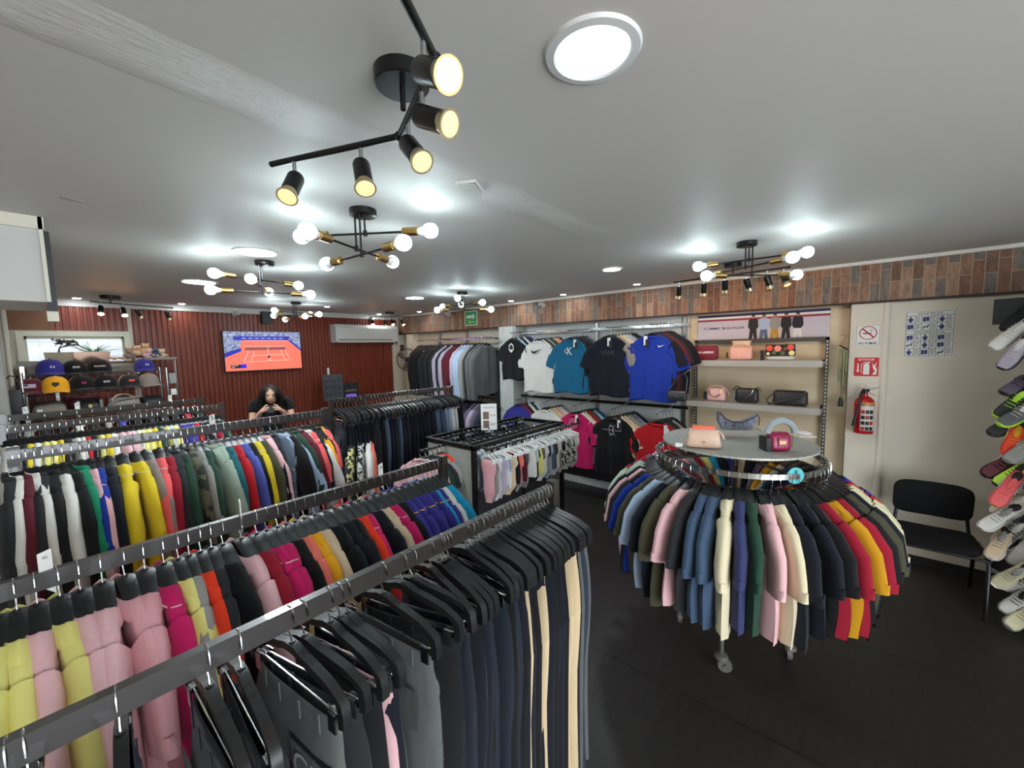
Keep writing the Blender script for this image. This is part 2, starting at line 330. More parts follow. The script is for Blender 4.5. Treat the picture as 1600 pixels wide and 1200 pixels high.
# ------------------------------------------------------------ garment and hanger meshes (x across the shoulders, front faces -y, origin where the hook sits)
Z0 = -.09
def arm_z(x, k=.56): return Z0-.006-k*(math.sqrt(x*x+.0009)-.03)-(.25*max(0, abs(x)-.17))
def hanger_mesh(w=.180, k=.56, t=.0245):
    mb = MB(); rows = []
    for i in range(21):
        x = -w+2*w*i/20; z = arm_z(x, k); e = t*(1-.42*max(0, (abs(x)-.09)/(w-.09)))
        h = .006; rows.append([(x, -e, z-h), (x, -e, z+h*.4), (x, -e*.5, z+h), (x, e*.5, z+h), (x, e, z+h*.4), (x, e, z-h)])
    mb.grid(rows, closed=True); mb.poly(rows[0]); mb.poly(rows[-1][::-1])
    mb.cyl((0, 0, Z0-.02), (0, 0, Z0+.004), .008, 10)
    return mb.mesh('clothes_hanger')
def hook_mesh(s=1):
    pts = [(0, 0, Z0), (.004, 0, Z0+.015), (.018, 0, -.055)]+[(.018*math.cos(a), 0, -.016+.018*math.sin(a)) for a in [i*PI/8 for i in range(9)]]+[(-.019, 0, -.034)]
    return MB().tube(pts, .0021, 6).mesh('hook')
def clip_hanger_mesh():
    mb = MB(); rows = []
    xs = [-.205, -.205, -.2, -.185, -.15, -.10, -.05, -.02, .02, .05, .10, .15, .185, .2, .205, .205]
    zs = [-.105, -.075, -.052, -.04, -.028, -.018, -.010, 0, 0, -.010, -.018, -.028, -.04, -.052, -.075, -.105]
    for x, z in zip(xs, zs):
        z = Z0-.005+z; t = .010; nx = 0 if abs(x) < .18 else (1 if x > 0 else -1)
        if nx == 0: rows.append([(x, -t, z-.014), (x, -t, z+.006), (x, t, z+.006), (x, t, z-.014)])
        else: rows.append([(x-nx*.014, -t, z-.006), (x+nx*.006, -t, z), (x+nx*.006, t, z), (x-nx*.014, t, z-.006)])
    mb.grid(rows, closed=True); mb.poly(rows[0]); mb.poly(rows[-1][::-1]); mb.cyl((0, 0, Z0-.01), (0, 0, Z0+.004), .008, 8)
    return mb.mesh('clip_hanger')
def clips_mesh():
    mb = MB(); z = Z0-.115; mb.tube([(-.2, 0, z+.02), (.2, 0, z+.02)], .002, 6)
    return mb.mesh('crossbar')
def clip_mesh():
    mb = MB(); z = Z0-.095; mb.cbox((0, -.008, z-.02), (.026, .004, .045)); mb.cbox((0, .008, z-.02), (.026, .004, .045)); mb.tube([(-.012, 0, z), (.012, 0, z)], .008, 8)
    return mb.mesh('clip')
def shirt_meshes(seed, L=.66, wd=.215, flare=.03, slv=.24, sw=.085, collar=True, nk=.102, drop=.05, open_=False, th=1.0):
    rd = random.Random(seed); ph = [rd.uniform(0, 6.28) for _ in range(6)]; am = rd.uniform(.6, 1.2)
    nc, nr = 18, 16; mb = MB()
    def pt(a, t, s):
        x = a*(wd-.01+(flare+.012)*min(1, t*1.6)+.008*math.sin(3*t*PI+ph[0])*abs(a))
        ax = abs(a*wd)
        zt = arm_z(x)+.010
        if ax < nk:
            q = 1-(ax/nk)**2; zt -= (drop if s < 0 else .012)*q
            if s > 0: zt -= .035*q
        z = zt*(1-t)+(Z0-L+.012*math.sin(4*a+ph[1])-.01*s)*t
        e = max(0, 1-abs(a)**9)**.5
        th_ = (.021+.014*min(1, t*3))*e*th
        fold = (.010*math.sin(a*7+ph[2]+t)+.007*math.sin(a*15+ph[3]-t*2))*min(1, t*1.5)*am*e
        y = s*th_+fold*(1 if s < 0 else .8)
        if open_ and s < 0: y += .004*math.cos(a*40)*max(0, 1-abs(a)*3)
        return (x, y, z)
    for s in (-1, 1):
        mb.grid([[pt(-1+2*j/nc, i/nr, s) for j in range(nc+1)] for i in range(nr+1)])
    # shoulders closed over the hanger
    for sg in (-1, 1):
        js = [j for j in range(nc+1) if sg*(-1+2*j/nc)*wd >= nk*.98]
        mb.grid([[pt(-1+2*j/nc, 0, s) if s else tuple(((Vector(pt(-1+2*j/nc, 0, -1))+Vector(pt(-1+2*j/nc, 0, 1)))/2)+Vector((0, 0, .006))) for j in js] for s in (-1, 0, 1)])
    body = mb.mesh('shirt', ang=70)
    sl = []
    for sg in (-1, 1):
        m2 = MB(); lo = slv > .4
        x0, z0 = wd*.90, arm_z(wd*.9)-.075
        path = [(wd*.80, arm_z(wd*.8)-.064, .0745, .0365), (wd*.93, arm_z(wd*.93)-.071, .082, .0355), (x0+.045, z0-.065, .088, .034), (x0+.060, z0-.14, sw, .034), (x0+.066+(.01 if lo else .012), z0-slv, sw*(.72 if lo else .98), .031)]
        if lo:
            path = path[:4]+[(x0+.06, z0-.3, .07, .034), (x0+.05, z0-.42, .062, .03), (x0+.055, z0-slv, .05, .026)]
        rows = []; n = 14
        for i, (x, z, h, e) in enumerate(path):
            a = path[max(0, i-1)]; b = path[min(len(path)-1, i+1)]; tx, tz = b[0]-a[0], b[1]-a[1]; l = math.hypot(tx, tz); nx, nz = -tz/l, tx/l
            if i == 0: nx, nz = .45, .89
            if i == 1: nx, nz = .62, .78
            w_ = .004*math.sin(i*2+ph[4])
            r = []
            for j in range(n):
                q = 2*PI*j/n; c, s2 = math.cos(q), math.sin(q); ee = e*th*(1+.15*math.sin(3*q+ph[5]))
                r.append((sg*(x+nx*h*c), ee*s2+w_, z+nz*h*c))
            rows.append(r)
        rows.append([(p[0]*.998, p[1]*.86, p[2]+.004) for p in rows[-1]]); rows.append([(p[0], p[1]*.8, p[2]+.05) for p in rows[-2]])
        m2.grid(rows, closed=True); sl.append(m2.mesh('sleeve', ang=70))
    mc = MB(); n = 28; rows = []
    if collar:
        prof = [(.90, -.010), (.93, .006), (.99, .016), (1.07, .017), (1.25, .013), (1.48, .004), (1.49, -.003), (1.42, -.012)]
    else:
        prof = [(.90, -.004), (.93, .010), (1.02, .012), (1.10, .004), (1.12, -.010)]
    for r, dz in prof:
        row = []
        for j in range(n):
            q = 2*PI*j/n; x = nk*r*math.cos(q); y = .037*min(r, 1.2)*math.sin(q)*(1.0 if th <= 1 else 1.15)
            sk_ = (.045 if collar else .02); z = arm_z(x)+.012+dz - (drop*.75+sk_*.5 if math.sin(q) < 0 else sk_)*abs(math.sin(q))**1.5
            row.append((x, y, z))
        rows.append(row)
    mc.grid(rows, closed=True); cm = mc.mesh('collar', ang=70)
    tm = MB(); row = rows[-2]; tm.tube([(p[0]*1.01, p[1]*1.02, p[2]+.006) for p in row], .0032, 5, closed=True)
    return dict(body=body, sleeves=sl, collar=cm, trim=tm.mesh('collar_trim'))
def pants_meshes(seed, L=1.0, wide=1.0):
    rd = random.Random(seed); ph = [rd.uniform(0, 6.28) for _ in range(5)]; zt = Z0-.115; mb = MB(); n = 20
    def loop(cx, a, b, z, k, f=1, lobe=0):
        r = []
        for j in range(n):
            q = 2*PI*j/n; c, s_ = math.cos(q), math.sin(q); y = b*s_
            if lobe: y = y*(1-lobe)+lobe*math.copysign(b*math.sqrt(max(.0, 1-((abs(a*c)-.104)/.104)**2)), s_)*(1 if abs(s_) > 1e-6 else 0)
            r.append((cx+a*c, y*(1+f*.22*math.sin(3*q+ph[0]+k))+f*.006*math.sin(k*2+ph[1]), z+.004*math.cos(2*q+ph[2])*(f > .5)))
        return r
    rows = [loop(0, .188, .014, zt-.035, 0), loop(0, .196, .022, zt-.08, .4), loop(0, .206, .028, zt-.16, .8, .4, .35), loop(0, .208, .030, zt-.24, 1.2, 0, 1)]
    mb.grid(rows, closed=True)
    for s in (-1, 1):
        w = rd.uniform(.9, 1.05)*wide
        rw = [loop(s*.104, .104, .030, zt-.239, 1.2, 0), loop(s*.104, .101, .030, zt-.34, 1.6, .6), loop(s*.108, .088*w, .030, zt-.5, 2), loop(s*.112, .078*w, .027, zt-.68, 2.5), loop(s*.115, .074*w, .026, zt-.85, 3), loop(s*.117, .074*w, .025, zt-L, 3.4), loop(s*.117, .070*w, .020, zt-L+.006, 3.4)]
        mb.grid(rw, closed=True)
    b = mb.mesh('trousers', ang=75)
    mw = MB(); mw.grid([loop(0, .187, .0165, zt-.04, 0), loop(0, .187, .0175, zt-.036, 0), loop(0, .186, .016, zt, 0), loop(0, .180, .011, zt+.001, 0), loop(0, .18, .010, zt-.03, 0)], closed=True)
    for x in (-.12, -.045, .045, .12):
        for s in (-1, 1): mw.cbox((x, s*(.0172*math.sqrt(1-(x/.187)**2)+.0012), zt-.02), (.01, .003, .046))
    wb = mw.mesh('waistband', ang=75)
    mp = MB()
    for x in (-.1, .1): mp.grid([[(x-.055, .030, zt-.10), (x+.055, .030, zt-.10)], [(x-.055, .0345, zt-.2), (x+.055, .0345, zt-.2)], [(x, .036, zt-.225), (x, .036, zt-.225)]])
    return dict(body=b, waist=wb, pocket=mp.mesh('back_pocket'))
HM, HK, CHM, CBM, CLM = hanger_mesh(), hook_mesh(), clip_hanger_mesh(), clips_mesh(), clip_mesh()
POLO = [shirt_meshes(i, L=.68+.02*(i % 3), wd=.225, nk=.118, slv=.22+.015*(i % 3)) for i in range(5)]
TEE = [shirt_meshes(20+i, L=.68, slv=.21, collar=False, nk=.08, sw=.095) for i in range(4)]
LONG = [shirt_meshes(40+i, L=.70, slv=.57, sw=.075, nk=.07, th=1.25) for i in range(3)]
LOOSE = [shirt_meshes(60+i, L=.62, wd=.235, flare=.07, slv=.24, sw=.11, collar=False, nk=.09, th=1.2) for i in range(2)]
FRONT = [shirt_meshes(80+i, L=.735, wd=.25, flare=.015, slv=.20, sw=.10, collar=False, nk=.085, drop=.05) for i in range(3)]
PANT = [pants_meshes(i, L=.98+.03*(i % 2)) for i in range(4)]
MINI = [shirt_meshes(90+i, L=.34, wd=.12, flare=.02, slv=.10, sw=.045, collar=False, nk=.045, drop=.02, th=.8) for i in range(2)]
tagm = paper
TAGM = MB().box((-.018, -.001, -.075), (.018, .001, 0)).mesh('price_tag', smooth=False)

def hanger(loc, rz, label, group, clip=False, sc_=1, hook=True):
    o = link('clip_hanger' if clip else 'clothes_hanger', CHM if clip else HM, None, loc, (0, 0, rz), black_pl)
    o.scale = (sc_,)*3; tag(o, label, 'hanger', group)
    if hook: link('hook', HK, o, m=chrome)
    if clip:
        link('crossbar', CBM, o, m=chrome)
        for s in (-1, 1): link('clip', CLM, o, (s*.165, 0, 0), m=chrome)
    return o
def shirt(meshes, c, loc, rz, label, group, name='polo_shirt', cat='shirt', trim=None, sc_=1, price=False, slv=None):
    o = link(name, meshes['body'], None, loc, (0, 0, rz), cloth(c)); o.scale = (sc_,)*3; tag(o, label, cat, group)
    for s in meshes['sleeves']: link('sleeve', s, o, m=cloth(slv or c))
    cc = link('collar', meshes['collar'], o, m=cloth(c))
    if trim: link('collar_trim', meshes['trim'], cc, m=cloth(trim))
    if price: link('price_tag', TAGM, o, (.05, -.045, Z0-.14), m=tagm)
    return o
def trousers(ms, c, loc, rz, label, group, name='trousers', cat='trousers', price=False):
    o = link(name, ms['body'], None, loc, (0, 0, rz), cloth(c)); tag(o, label, cat, group)
    link('waistband', ms['waist'], o, m=cloth(c)); link('back_pocket', ms['pocket'], o, m=cloth(c))
    if price: link('price_tag', TAGM, o, (-.12, .042, Z0-.26), m=tagm)
    return o
def labels(items, kind, place, start):
    """one label per entry: the colour, the kind and which one of that colour it is"""
    tot = {}; cnt = {}
    for c in items: tot[c] = tot.get(c, 0)+1
    out = []
    for i, c in enumerate(items):
        cnt[c] = cnt.get(c, 0)+1
        if tot[c] == 1: out.append(('%s %s, the only %s one, %s' % (cn(c), kind, cn(c), place), 'the only %s %s' % (cn(c), kind)))
        else: out.append(('%s %s, %s %s one from %s, %s' % (cn(c), kind, ordi(cnt[c]), cn(c), start, place), '%s %s %s' % (ordi(cnt[c]), cn(c), kind)))
    return out

# ------------------------------------------------------------ straight racks with a flat bar
def rack(y, z, x0, x1, label, leg0=True, leg1=True, mid=True):
    r = empty('clothes_rack', label, 'clothes rack', ((x0+x1)/2, y, 0), group=None); h = (x1-x0)/2
    MB().box((-h, -.0125, z-.05), (h, .0125, z)).build('rail', gun, r)
    for s, f in ((-1, leg0), (1, leg1)):
        if f:
            MB().box((s*h-.02, -.02, .06), (s*h+.02, .02, z+.012)).build('upright', gun, r)
            b = MB().box((s*h-.02, -.27, .05), (s*h+.02, .27, .09)).build('foot', gun, r)
            for q in (-.25, .25): MB().cyl((s*h-.012, q, .025), (s*h+.012, q, .025), .025, 14).cyl((s*h, q, .04), (s*h, q, .06), .008, 8).build('caster', black_pl, b)
    MB().box((-h, -.015, .1), (h, .015, .13)).build('lower_bar', gun, r)
    return r
def size_divider(loc, label, c=paper, rz=0, letter='XL', h=.14):
    o = MB().prism([(-.014, -.075), (.014, -.105), (.014, .028), (-.014, .022)], -.002, .002).build('size_divider', c, None, loc, (0, 0, rz)); tag(o, label, 'size divider', 'size dividers')
    text(letter, ink, o, (0, -.0025, .008), .014, name='size_letters')
    return o
def rail_x(px, y, z):          # where along a rail at depth y and height z a measured hook sits
    a, b = -.4, 3.2
    for _ in range(40):
        m_ = (a+b)/2; d = Vector((m_, y, z-CH)); xx = 800+FPX*d.dot(cR)/d.dot(cF)
        if xx < px: a = m_
        else: b = m_
    return a
RD = random.Random(7)
R1Y, R1Z = 1.004, 1.4
rack(R1Y, R1Z, -.42, 1.44, 'nearest dark grey rack rail, crowded with trousers on clip hangers')
r1 = [(-60, 'denim'), (8, 'navy'), (35, 'burgundy'), (180, 'denim'), (322, 'navy'), (372, 'navy'), (452, 'stone'), (472, 'charcoal'), (513, 'black'), (528, 'pink'), (540, 'navy'), (597, 'stone'), (628, 'black'), (643, 'denim'),
      (672, 'denim'), (687, 'navy'), (690, 'navy'), (694, 'black'), (700, 'denim'), (728, 'denim'), (735, 'denim'), (742, 'black'), (750, 'navy'), (757, 'black'), (764, 'khaki'), (769, 'navy'), (776, 'black'), (783, 'navy'), (790, 'khaki'), (796, 'navy'), (802, 'black'), (808, 'black'), (813, 'navy'), (819, 'black'), (825, 'black'), (831, 'khaki'), (837, 'khaki'), (842, 'black'), (848, 'stone'), (852, 'slate'), (857, 'stone')]
lb = labels([c for _, c in r1], 'trousers', 'on the nearest rack', 'its left')
for i, ((px, c), (l, s)) in enumerate(zip(r1, lb)):
    x = rail_x(px, R1Y, R1Z); rz = PI/2+RD.uniform(-.12, .12) + (.22 if 440 < px < 650 else 0)
    hanger((x, R1Y, R1Z), rz, 'black clip hanger holding %s on the nearest rack' % s, 'clip hangers on the nearest rack', clip=True)
    o = trousers(PANT[i % 4], c, (x, R1Y, R1Z), rz, l, 'trousers on the nearest rack', price=(i % 6 == 3))
    if i == 10:
        for k in (-1, 1): MB().box((-.185+.022*k-.006, .0, -1.1), (-.185+.022*k+.006, .030, -.48)).build('side_stripe', mat('stripe white cloth', (198, 186, 184), .8), o)
        MB().prism([(-.03, -.42), (-.018, -.42), (-.005, -.385), (-.012, -.38)], .034, .038).prism([(-.012, -.42), (.0, -.42), (.012, -.4), (.006, -.395)], .034, .038).build('logo', paper, o, (-.10, 0, 0))
    if i == 6:
        MB().box((-.19, .018, -.40), (-.02, .030, -.30)).build('band', cloth('black'), o); text('CH', mat('grey print', (58, 60, 78), .6) if False else cloth('grey'), o, (-.10, .032, -.35), .13, .07, 'letter_print', rot=(PI/2, 0, PI))
    if i == 12:
        for q_, ch_ in enumerate(('69', 'B', 'C', 'C', 'O', 'W', 'I')): text(ch_, cloth('grey'), o, (-.135+.01*(q_ % 2), .0375, -.34-.11*q_), .045, .055, 'letter_print', rot=(PI/2, .25*(q_ % 3-1), PI))
    if i == 12: MB().tube([(-.19+.035*math.cos(a), .02, -.72+.018*math.sin(a)) for a in [k*PI/7 for k in range(14)]], .006, 6, closed=True, flat=(1, 1)).build('drawstring', cloth('mustard'), o)
R2Y, R2Z = 1.735, 1.4
rack(R2Y, R2Z, -.42, 1.425, 'second dark grey rack rail, hung with bright polo shirts')
r2 = [(-90, 'lemon'), (-62, 'lemon'), (-35, 'lemon'), (-8, 'lemon'), (20, 'lemon'), (52, 'pink'), (88, 'lemon'), (120, 'pink'), (155, 'pink'), (190, 'rose'), (222, 'rose'), (252, 'magenta'), (275, 'lemon'), (292, 'grey'), (310, 'orange'), (327, 'charcoal'), (345, 'black'), (374, 'pink'), (398, 'crimson'), (414, 'magenta'), (431, 'magenta'), (445, 'black'), (458, 'salmon'), (473, 'amber'), (489, 'beige'), (505, 'black'), (520, 'navy'), (534, 'black'), (546, 'orange'), (558, 'magenta'), (570, 'navy'), (582, 'beige'), (593, 'magenta'), (606, 'black'), (617, 'royal'), (627, 'royal'), (637, 'royal'), (647, 'royal'), (656, 'royal'), (662, 'cyan'), (668, 'royal'), (675, 'white'), (681, 'cyan')]
TR = dict(royal='amber', magenta='pink')
lb = labels([c for _, c in r2], 'polo shirt', 'on the second rack', 'its left')
for i, ((px, c), (l, s)) in enumerate(zip(r2, lb)):
    x = rail_x(px, R2Y, R2Z); rz = PI/2+RD.uniform(-.1, .1)
    hanger((x, R2Y, R2Z), rz, 'black hanger holding %s on the second rack' % s, 'hangers on the second rack')
    shirt(POLO[i % 5], c, (x, R2Y, R2Z), rz, l, 'polo shirts on the second rack', trim=TR.get(c))
R3Y, R3Z = 2.82, 1.6
rack(R3Y, R3Z, -.095, 1.285, 'third dark grey rack rail, with a long row of coloured shirts')
r3 = [(16, 'charcoal', 'T'), (26, 'white', 'T'), (36, 'burgundy', 'T'), (48, 'white', 'T'), (62, 'charcoal', 'T'), (78, 'black', 'T'), (92, 'white', 'P'), (106, 'black', 'P'), (120, 'green', 'T'), (134, 'pink', 'P'), (148, 'blue', 'P'), (162, 'navy', 'P'), (184, 'yellow', 'P'), (204, 'yellow', 'P'), (220, 'taupe', 'P'), (243, 'coral', 'P'), (256, 'crimson', 'P'), (267, 'charcoal', 'T'), (279, 'forest', 'P'), (289, 'camouflage', 'T'), (300, 'grey', 'P'), (312, 'forest', 'P'), (322, 'sage', 'L'), (334, 'sage', 'T'), (346, 'teal', 'P'), (356, 'red', 'P'), (366, 'periwinkle', 'P'), (377, 'black', 'P'), (388, 'yellow', 'P'), (398, 'olive', 'P'), (408, 'pink', 'T'), (419, 'navy', 'T'), (430, 'skyblue', 'L'), (441, 'black', 'P'), (452, 'forest', 'T'), (461, 'burgundy', 'T'), (468, 'white', 'L'), (475, 'coral', 'P'), (483, 'black', 'T'), (489, 'black', 'T'), (494, 'amber', 'T'), (498, 'coral', 'P')]
lb = labels([c for _, c, _ in r3], 'shirt', 'on the third rack', 'its left')
for i, ((px, c, k), (l, s)) in enumerate(zip(r3, lb)):
    x = rail_x(px, R3Y, R3Z)+.006; rz = PI/2+RD.uniform(-.12, .12)+(.25 if k == 'L' else 0)
    hanger((x, R3Y, R3Z), rz, 'black hanger holding %s on the third rack' % s, 'hangers on the third rack')
    ms = {'P': POLO, 'T': TEE, 'L': LOOSE}[k]
    o = shirt(ms[i % len(ms)], c, (x, R3Y, R3Z), rz, l, 'shirts on the third rack', name='polo_shirt' if k == 'P' else 'shirt', trim='white' if c in ('yellow', 'coral') else None)
    if px == 441:
        mb = MB()
        for q in range(6): mb.tube([(x_, .046+.002*math.cos(x_*9), -.32-.07*q) for x_ in (-.2, -.1, 0, .1, .2)], .0035, 5)
        mb.build('stripes', cloth('white'), o)
R4Y, R4Z = 4.20, 1.57
rack(R4Y, R4Z, -.18, 1.02, 'fourth rack, nearer of the two far rails with pale collars below it')
r4 = ['white', 'white', 'black', 'yellow', 'white', 'lemon', 'lemon', 'yellow', 'black', 'white', 'white', 'red', 'black', 'lemon', 'yellow', 'white', 'pink', 'pink', 'pink', 'white', 'lemon', 'lemon', 'yellow', 'forest', 'lemon', 'skyblue', 'lemon', 'royal', 'royal', 'royal', 'red', 'navy', 'black', 'crimson', 'black', 'forest']
lb = labels(r4, 'polo shirt', 'on the fourth rack', 'its left')
for i, (c, (l, s)) in enumerate(zip(r4, lb)):
    x = -.15+1.13*i/(len(r4)-1); rz = PI/2+RD.uniform(-.1, .1)
    hanger((x, R4Y, R4Z), rz, 'black hanger holding %s on the fourth rack' % s, 'hangers on the fourth rack')
    shirt(POLO[i % 5], c, (x, R4Y, R4Z), rz, l, 'polo shirts on the fourth rack', trim='white' if c == 'royal' else None)
R5Y, R5Z = 4.98, 1.57
rack(R5Y, R5Z, -.2, 1.05, 'fifth and farthest rack, in front of the cap shelves')
r5 = ['charcoal', 'grey', 'black', 'navy', 'white', 'black', 'grey', 'royal', 'black', 'navy', 'charcoal', 'black', 'crimson', 'black']
lb = labels(r5, 'shirt', 'on the fifth rack', 'its left')
for i, (c, (l, s)) in enumerate(zip(r5, lb)):
    x = -.16+1.15*i/(len(r5)-1); rz = PI/2+RD.uniform(-.08, .08)
    hanger((x, R5Y, R5Z), rz, 'black hanger holding %s on the fifth rack' % s, 'hangers on the fifth rack')
    shirt(TEE[i % 4], c, (x, R5Y, R5Z), rz, l, 'shirts on the fifth rack', name='shirt')
for px, y, z, t, w in ((332, R3Y, R3Z, 'S', 'white size divider on the third rack rail above the red shirt'), (595, R2Y, R2Z, 'M', 'white size divider on the second rack rail near its right end'), (72, R2Y, R2Z, 'XL', 'white size divider on the second rack rail at the left'),
                       (40, R5Y, R5Z, 'L', 'white size divider at the left of the farthest rack rail'), (121, R5Y, R5Z, 'M', 'white size divider midway along the farthest rack rail'), (266, R5Y, R5Z, 'S', 'white size divider at the right of the farthest rack rail'), (376, R2Y, R2Z, 'L', 'thin white size divider leaning over the middle of the second rack rail')):
    size_divider((rail_x(px, y, z), y, z+.03), w, rz=.3 if px != 376 else 1.4, letter=t)
# ------------------------------------------------------------ jeans rack
JY, JZ = 3.40, 1.60
jr = empty('clothes_rack', 'grey metal jeans rack with an open square end frame', 'clothes rack', (2.3, JY, 0))
MB().box((-.70, -.0125, JZ-.04), (.66, .0125, JZ)).build('rail', gun, jr)
mb = MB().box((-.42, -.02, .03), (-.39, .01, JZ+.015)).box((-.715, -.02, .03), (-.685, .01, JZ)).box((-.70, -.018, JZ-.32), (-.40, .002, JZ-.29)); mb.build('end_frame', gun, jr)
MB().box((.64, -.015, .03), (.67, .015, JZ)).build('upright', gun, jr)
b = MB().box((-.72, -.02, .05), (.68, .02, .09)).box((-.72, -.28, .05), (-.68, .28, .09)).box((.64, -.28, .05), (.68, .28, .09)).build('base', gun, jr)
for x in (-.7, .66):
    for q in (-.26, .26): MB().cyl((x-.012, q, .025), (x+.012, q, .025), .025, 12).box((x-.006, q-.006, .03), (x+.006, q+.006, .055)).build('caster', black_pl, b)
jl = ['navy', 'denim', 'denim', 'navy', 'denim', 'navy', 'navy', 'black', 'charcoal', 'black', 'black', 'washed', 'navy', 'denim', 'navy', 'slate', 'washed', 'navy', 'denim', 'navy', 'navy', 'denim', 'black', 'navy', 'navy', 'denim', 'navy', 'denim', 'washed', 'washed', 'denim', 'washed', 'paleblue', 'paleblue', 'white', 'grey', 'white', 'black', 'black']
lb = labels(jl, 'jeans', 'on the jeans rack', 'its left')
for i, (c, (l, s)) in enumerate(zip(jl, lb)):
    x = 1.63+1.3*i/(len(jl)-1); rz = PI/2+RD.uniform(-.12, .12)
    hanger((x, JY, JZ), rz, 'black clip hanger holding %s on the jeans rack' % s, 'clip hangers on the jeans rack', clip=True)
    trousers(PANT[i % 4], c, (x, JY, JZ), rz, l, 'jeans on the jeans rack', name='jeans', cat='jeans', price=(i == 3))
# printed blouses hung from the crossbar of the end frame
for i, (x, y, c, l) in enumerate([(1.66, 3.33, 'navy', 'navy blouse hanging under the end frame of the jeans rack'), (1.70, 3.26, 'floral', 'black, white and yellow floral blouse below the jeans rack end frame'), (1.78, 3.26, 'printed', 'black and white printed blouse below the jeans rack end frame'), (1.86, 3.28, 'white', 'white blouse edge between the printed blouses and the jeans'), (1.90, 3.31, 'salmon', 'salmon blouse beside the jeans, right of the printed blouses')]):
    hanger((x, y, JZ-.29), .9+.05*i, 'black hanger holding the %s' % l.split(' hanging')[0].split(' below')[0].split(' edge')[0].split(' beside')[0], 'hangers under the jeans rack end frame', sc_=.8)
    shirt(LOOSE[i % 2], c, (x, y, JZ-.29), .9+.05*i, l, 'blouses under the jeans rack end frame', name='blouse', sc_=.8)

# ------------------------------------------------------------ children's gondola
gp = mat('grey textured panel', (150, 152, 144), .7, noise=.1, nscale=20); gd = mat('dark grey panel', (40, 41, 44), .6)
gx0, gx1, gy0, gy1, gz = 2.24, 3.52, 2.33, 2.93, 1.20
g = empty('clothes_gondola', "black framed children's clothes stand with grey end panel", 'display stand', ((gx0+gx1)/2, (gy0+gy1)/2, 0))
hx, hy = (gx1-gx0)/2, (gy1-gy0)/2; t = .035
mb = MB()
for sx in (-1, 1):
    for sy in (-1, 1): mb.cbox((sx*hx, sy*hy, gz/2), (t, t, gz))
for sy in (-1, 1): mb.cbox((0, sy*hy, gz), (2*hx+t, t, t)); mb.cbox((0, sy*hy, .06), (2*hx, t, .05))
for sx in (-1, 1): mb.cbox((sx*hx, 0, gz), (t, 2*hy, t)); mb.cbox((sx*hx, 0, .06), (t, 2*hy, .05))
mb.cbox((0, -hy, .6), (.02, t, 1.15)); mb.build('frame', black_met, g)
MB().box((-hx-.008, -hy+.02, .08), (-hx+.008, hy-.02, gz-.02)).build('end_panel', gp, g); MB().box((hx-.008, -hy+.02, .08), (hx+.008, hy-.02, gz-.02)).build('end_panel', gp, g)
MB().box((-hx, -.1, .08), (hx, -.08, gz-.02)).build('centre_panel', gd, g)
for y, n_ in ((-hy-.13, 0), (-hy+.12, 1), (hy-.1, 2)):
    mb = MB().cyl((-hx+(0 if n_ == 0 else .02), y, gz), (hx, y, gz), .011, 10)
    if n_ == 0:
        for x in (-hx+.05, 0, hx-.05): mb.cyl((x, y, gz), (x, -hy, gz), .008, 8)
    mb.build('hang_rail', black_met, g)
MB().cyl((-hx-.28, .05, gz-.02), (-hx+.02, .05, gz-.02), .012, 10).build('side_arm', black_met, g)
def baby_mesh(seed, kind):
    rd = random.Random(seed); mb = MB(); p = [rd.uniform(0, 6) for _ in range(3)]
    if kind == 0: prof = [(.0, .05), (.02, .10), (.07, .115), (.12, .085), (.2, .085), (.26, .09), (.3, .07), (.34, .035), (.36, .03)]
    elif kind == 1: prof = [(.0, .085), (.03, .085), (.1, .1), (.18, .105), (.26, .1), (.27, .095)]
    else: prof = [(0, .06), (.02, .11), (.10, .12), (.14, .09), (.26, .095), (.27, .09)]
    rows = []
    for z, w in prof: rows.append([(w*math.cos(2*PI*j/14), (.014+.008*math.sin(j+p[0]+z*20))*math.sin(2*PI*j/14)*1.3, -.10-z+.004*math.sin(j*3+p[1])) for j in range(14)])
    mb.grid(rows, closed=True); mb.poly(rows[0]); mb.poly(rows[-1]); return mb.mesh(['bodysuit', 'shorts', 'baby_top'][kind], ang=75)
BABY = [baby_mesh(k, k % 3) for k in range(6)]
BH = MB().tube([(-.1, 0, -.085), (-.05, 0, -.07), (0, 0, -.062), (.05, 0, -.07), (.1, 0, -.085)], .006, 6).cbox((-.085, 0, -.092), (.02, .022, .03)).cbox((.085, 0, -.092), (.02, .022, .03)).cbox((0, 0, -.055), (.03, .012, .025)).mesh('small_hanger')
BHK = MB().tube([(0, 0, -.06), (.012, 0, -.03)]+[(.014*math.cos(a), 0, -.004+.014*math.sin(a)) for a in [i*PI/6 for i in range(7)]], .0018, 6).mesh('hook')
whp = mat('white plastic', (222, 224, 222), .35)
seqs = (('front', gy0-.13, 34, ['rose', 'grey', 'white', 'lilac', 'white', 'skyblue', 'beige', 'black', 'salmon', 'grey', 'burgundy', 'stone', 'grey', 'white', 'mint', 'charcoal', 'lemon', 'stone', 'white', 'grey', 'charcoal', 'skyblue', 'washed', 'olive', 'white', 'grey', 'printed', 'white', 'printed', 'grey', 'white', 'printed', 'white', 'white']),
        ('middle', gy0+.12, 18, ['cyan', 'white', 'skyblue', 'white', 'grey', 'charcoal', 'white', 'skyblue', 'washed', 'white', 'black', 'white', 'grey', 'white', 'white', 'black', 'white', 'grey']), ('back', gy1-.1, 20, ['black', 'navy', 'charcoal', 'black', 'black', 'grey', 'navy', 'black', 'charcoal', 'black', 'black', 'navy', 'grey', 'black', 'charcoal', 'black', 'navy', 'black', 'black', 'charcoal']))
PAL['printed'] = (120, 120, 120)
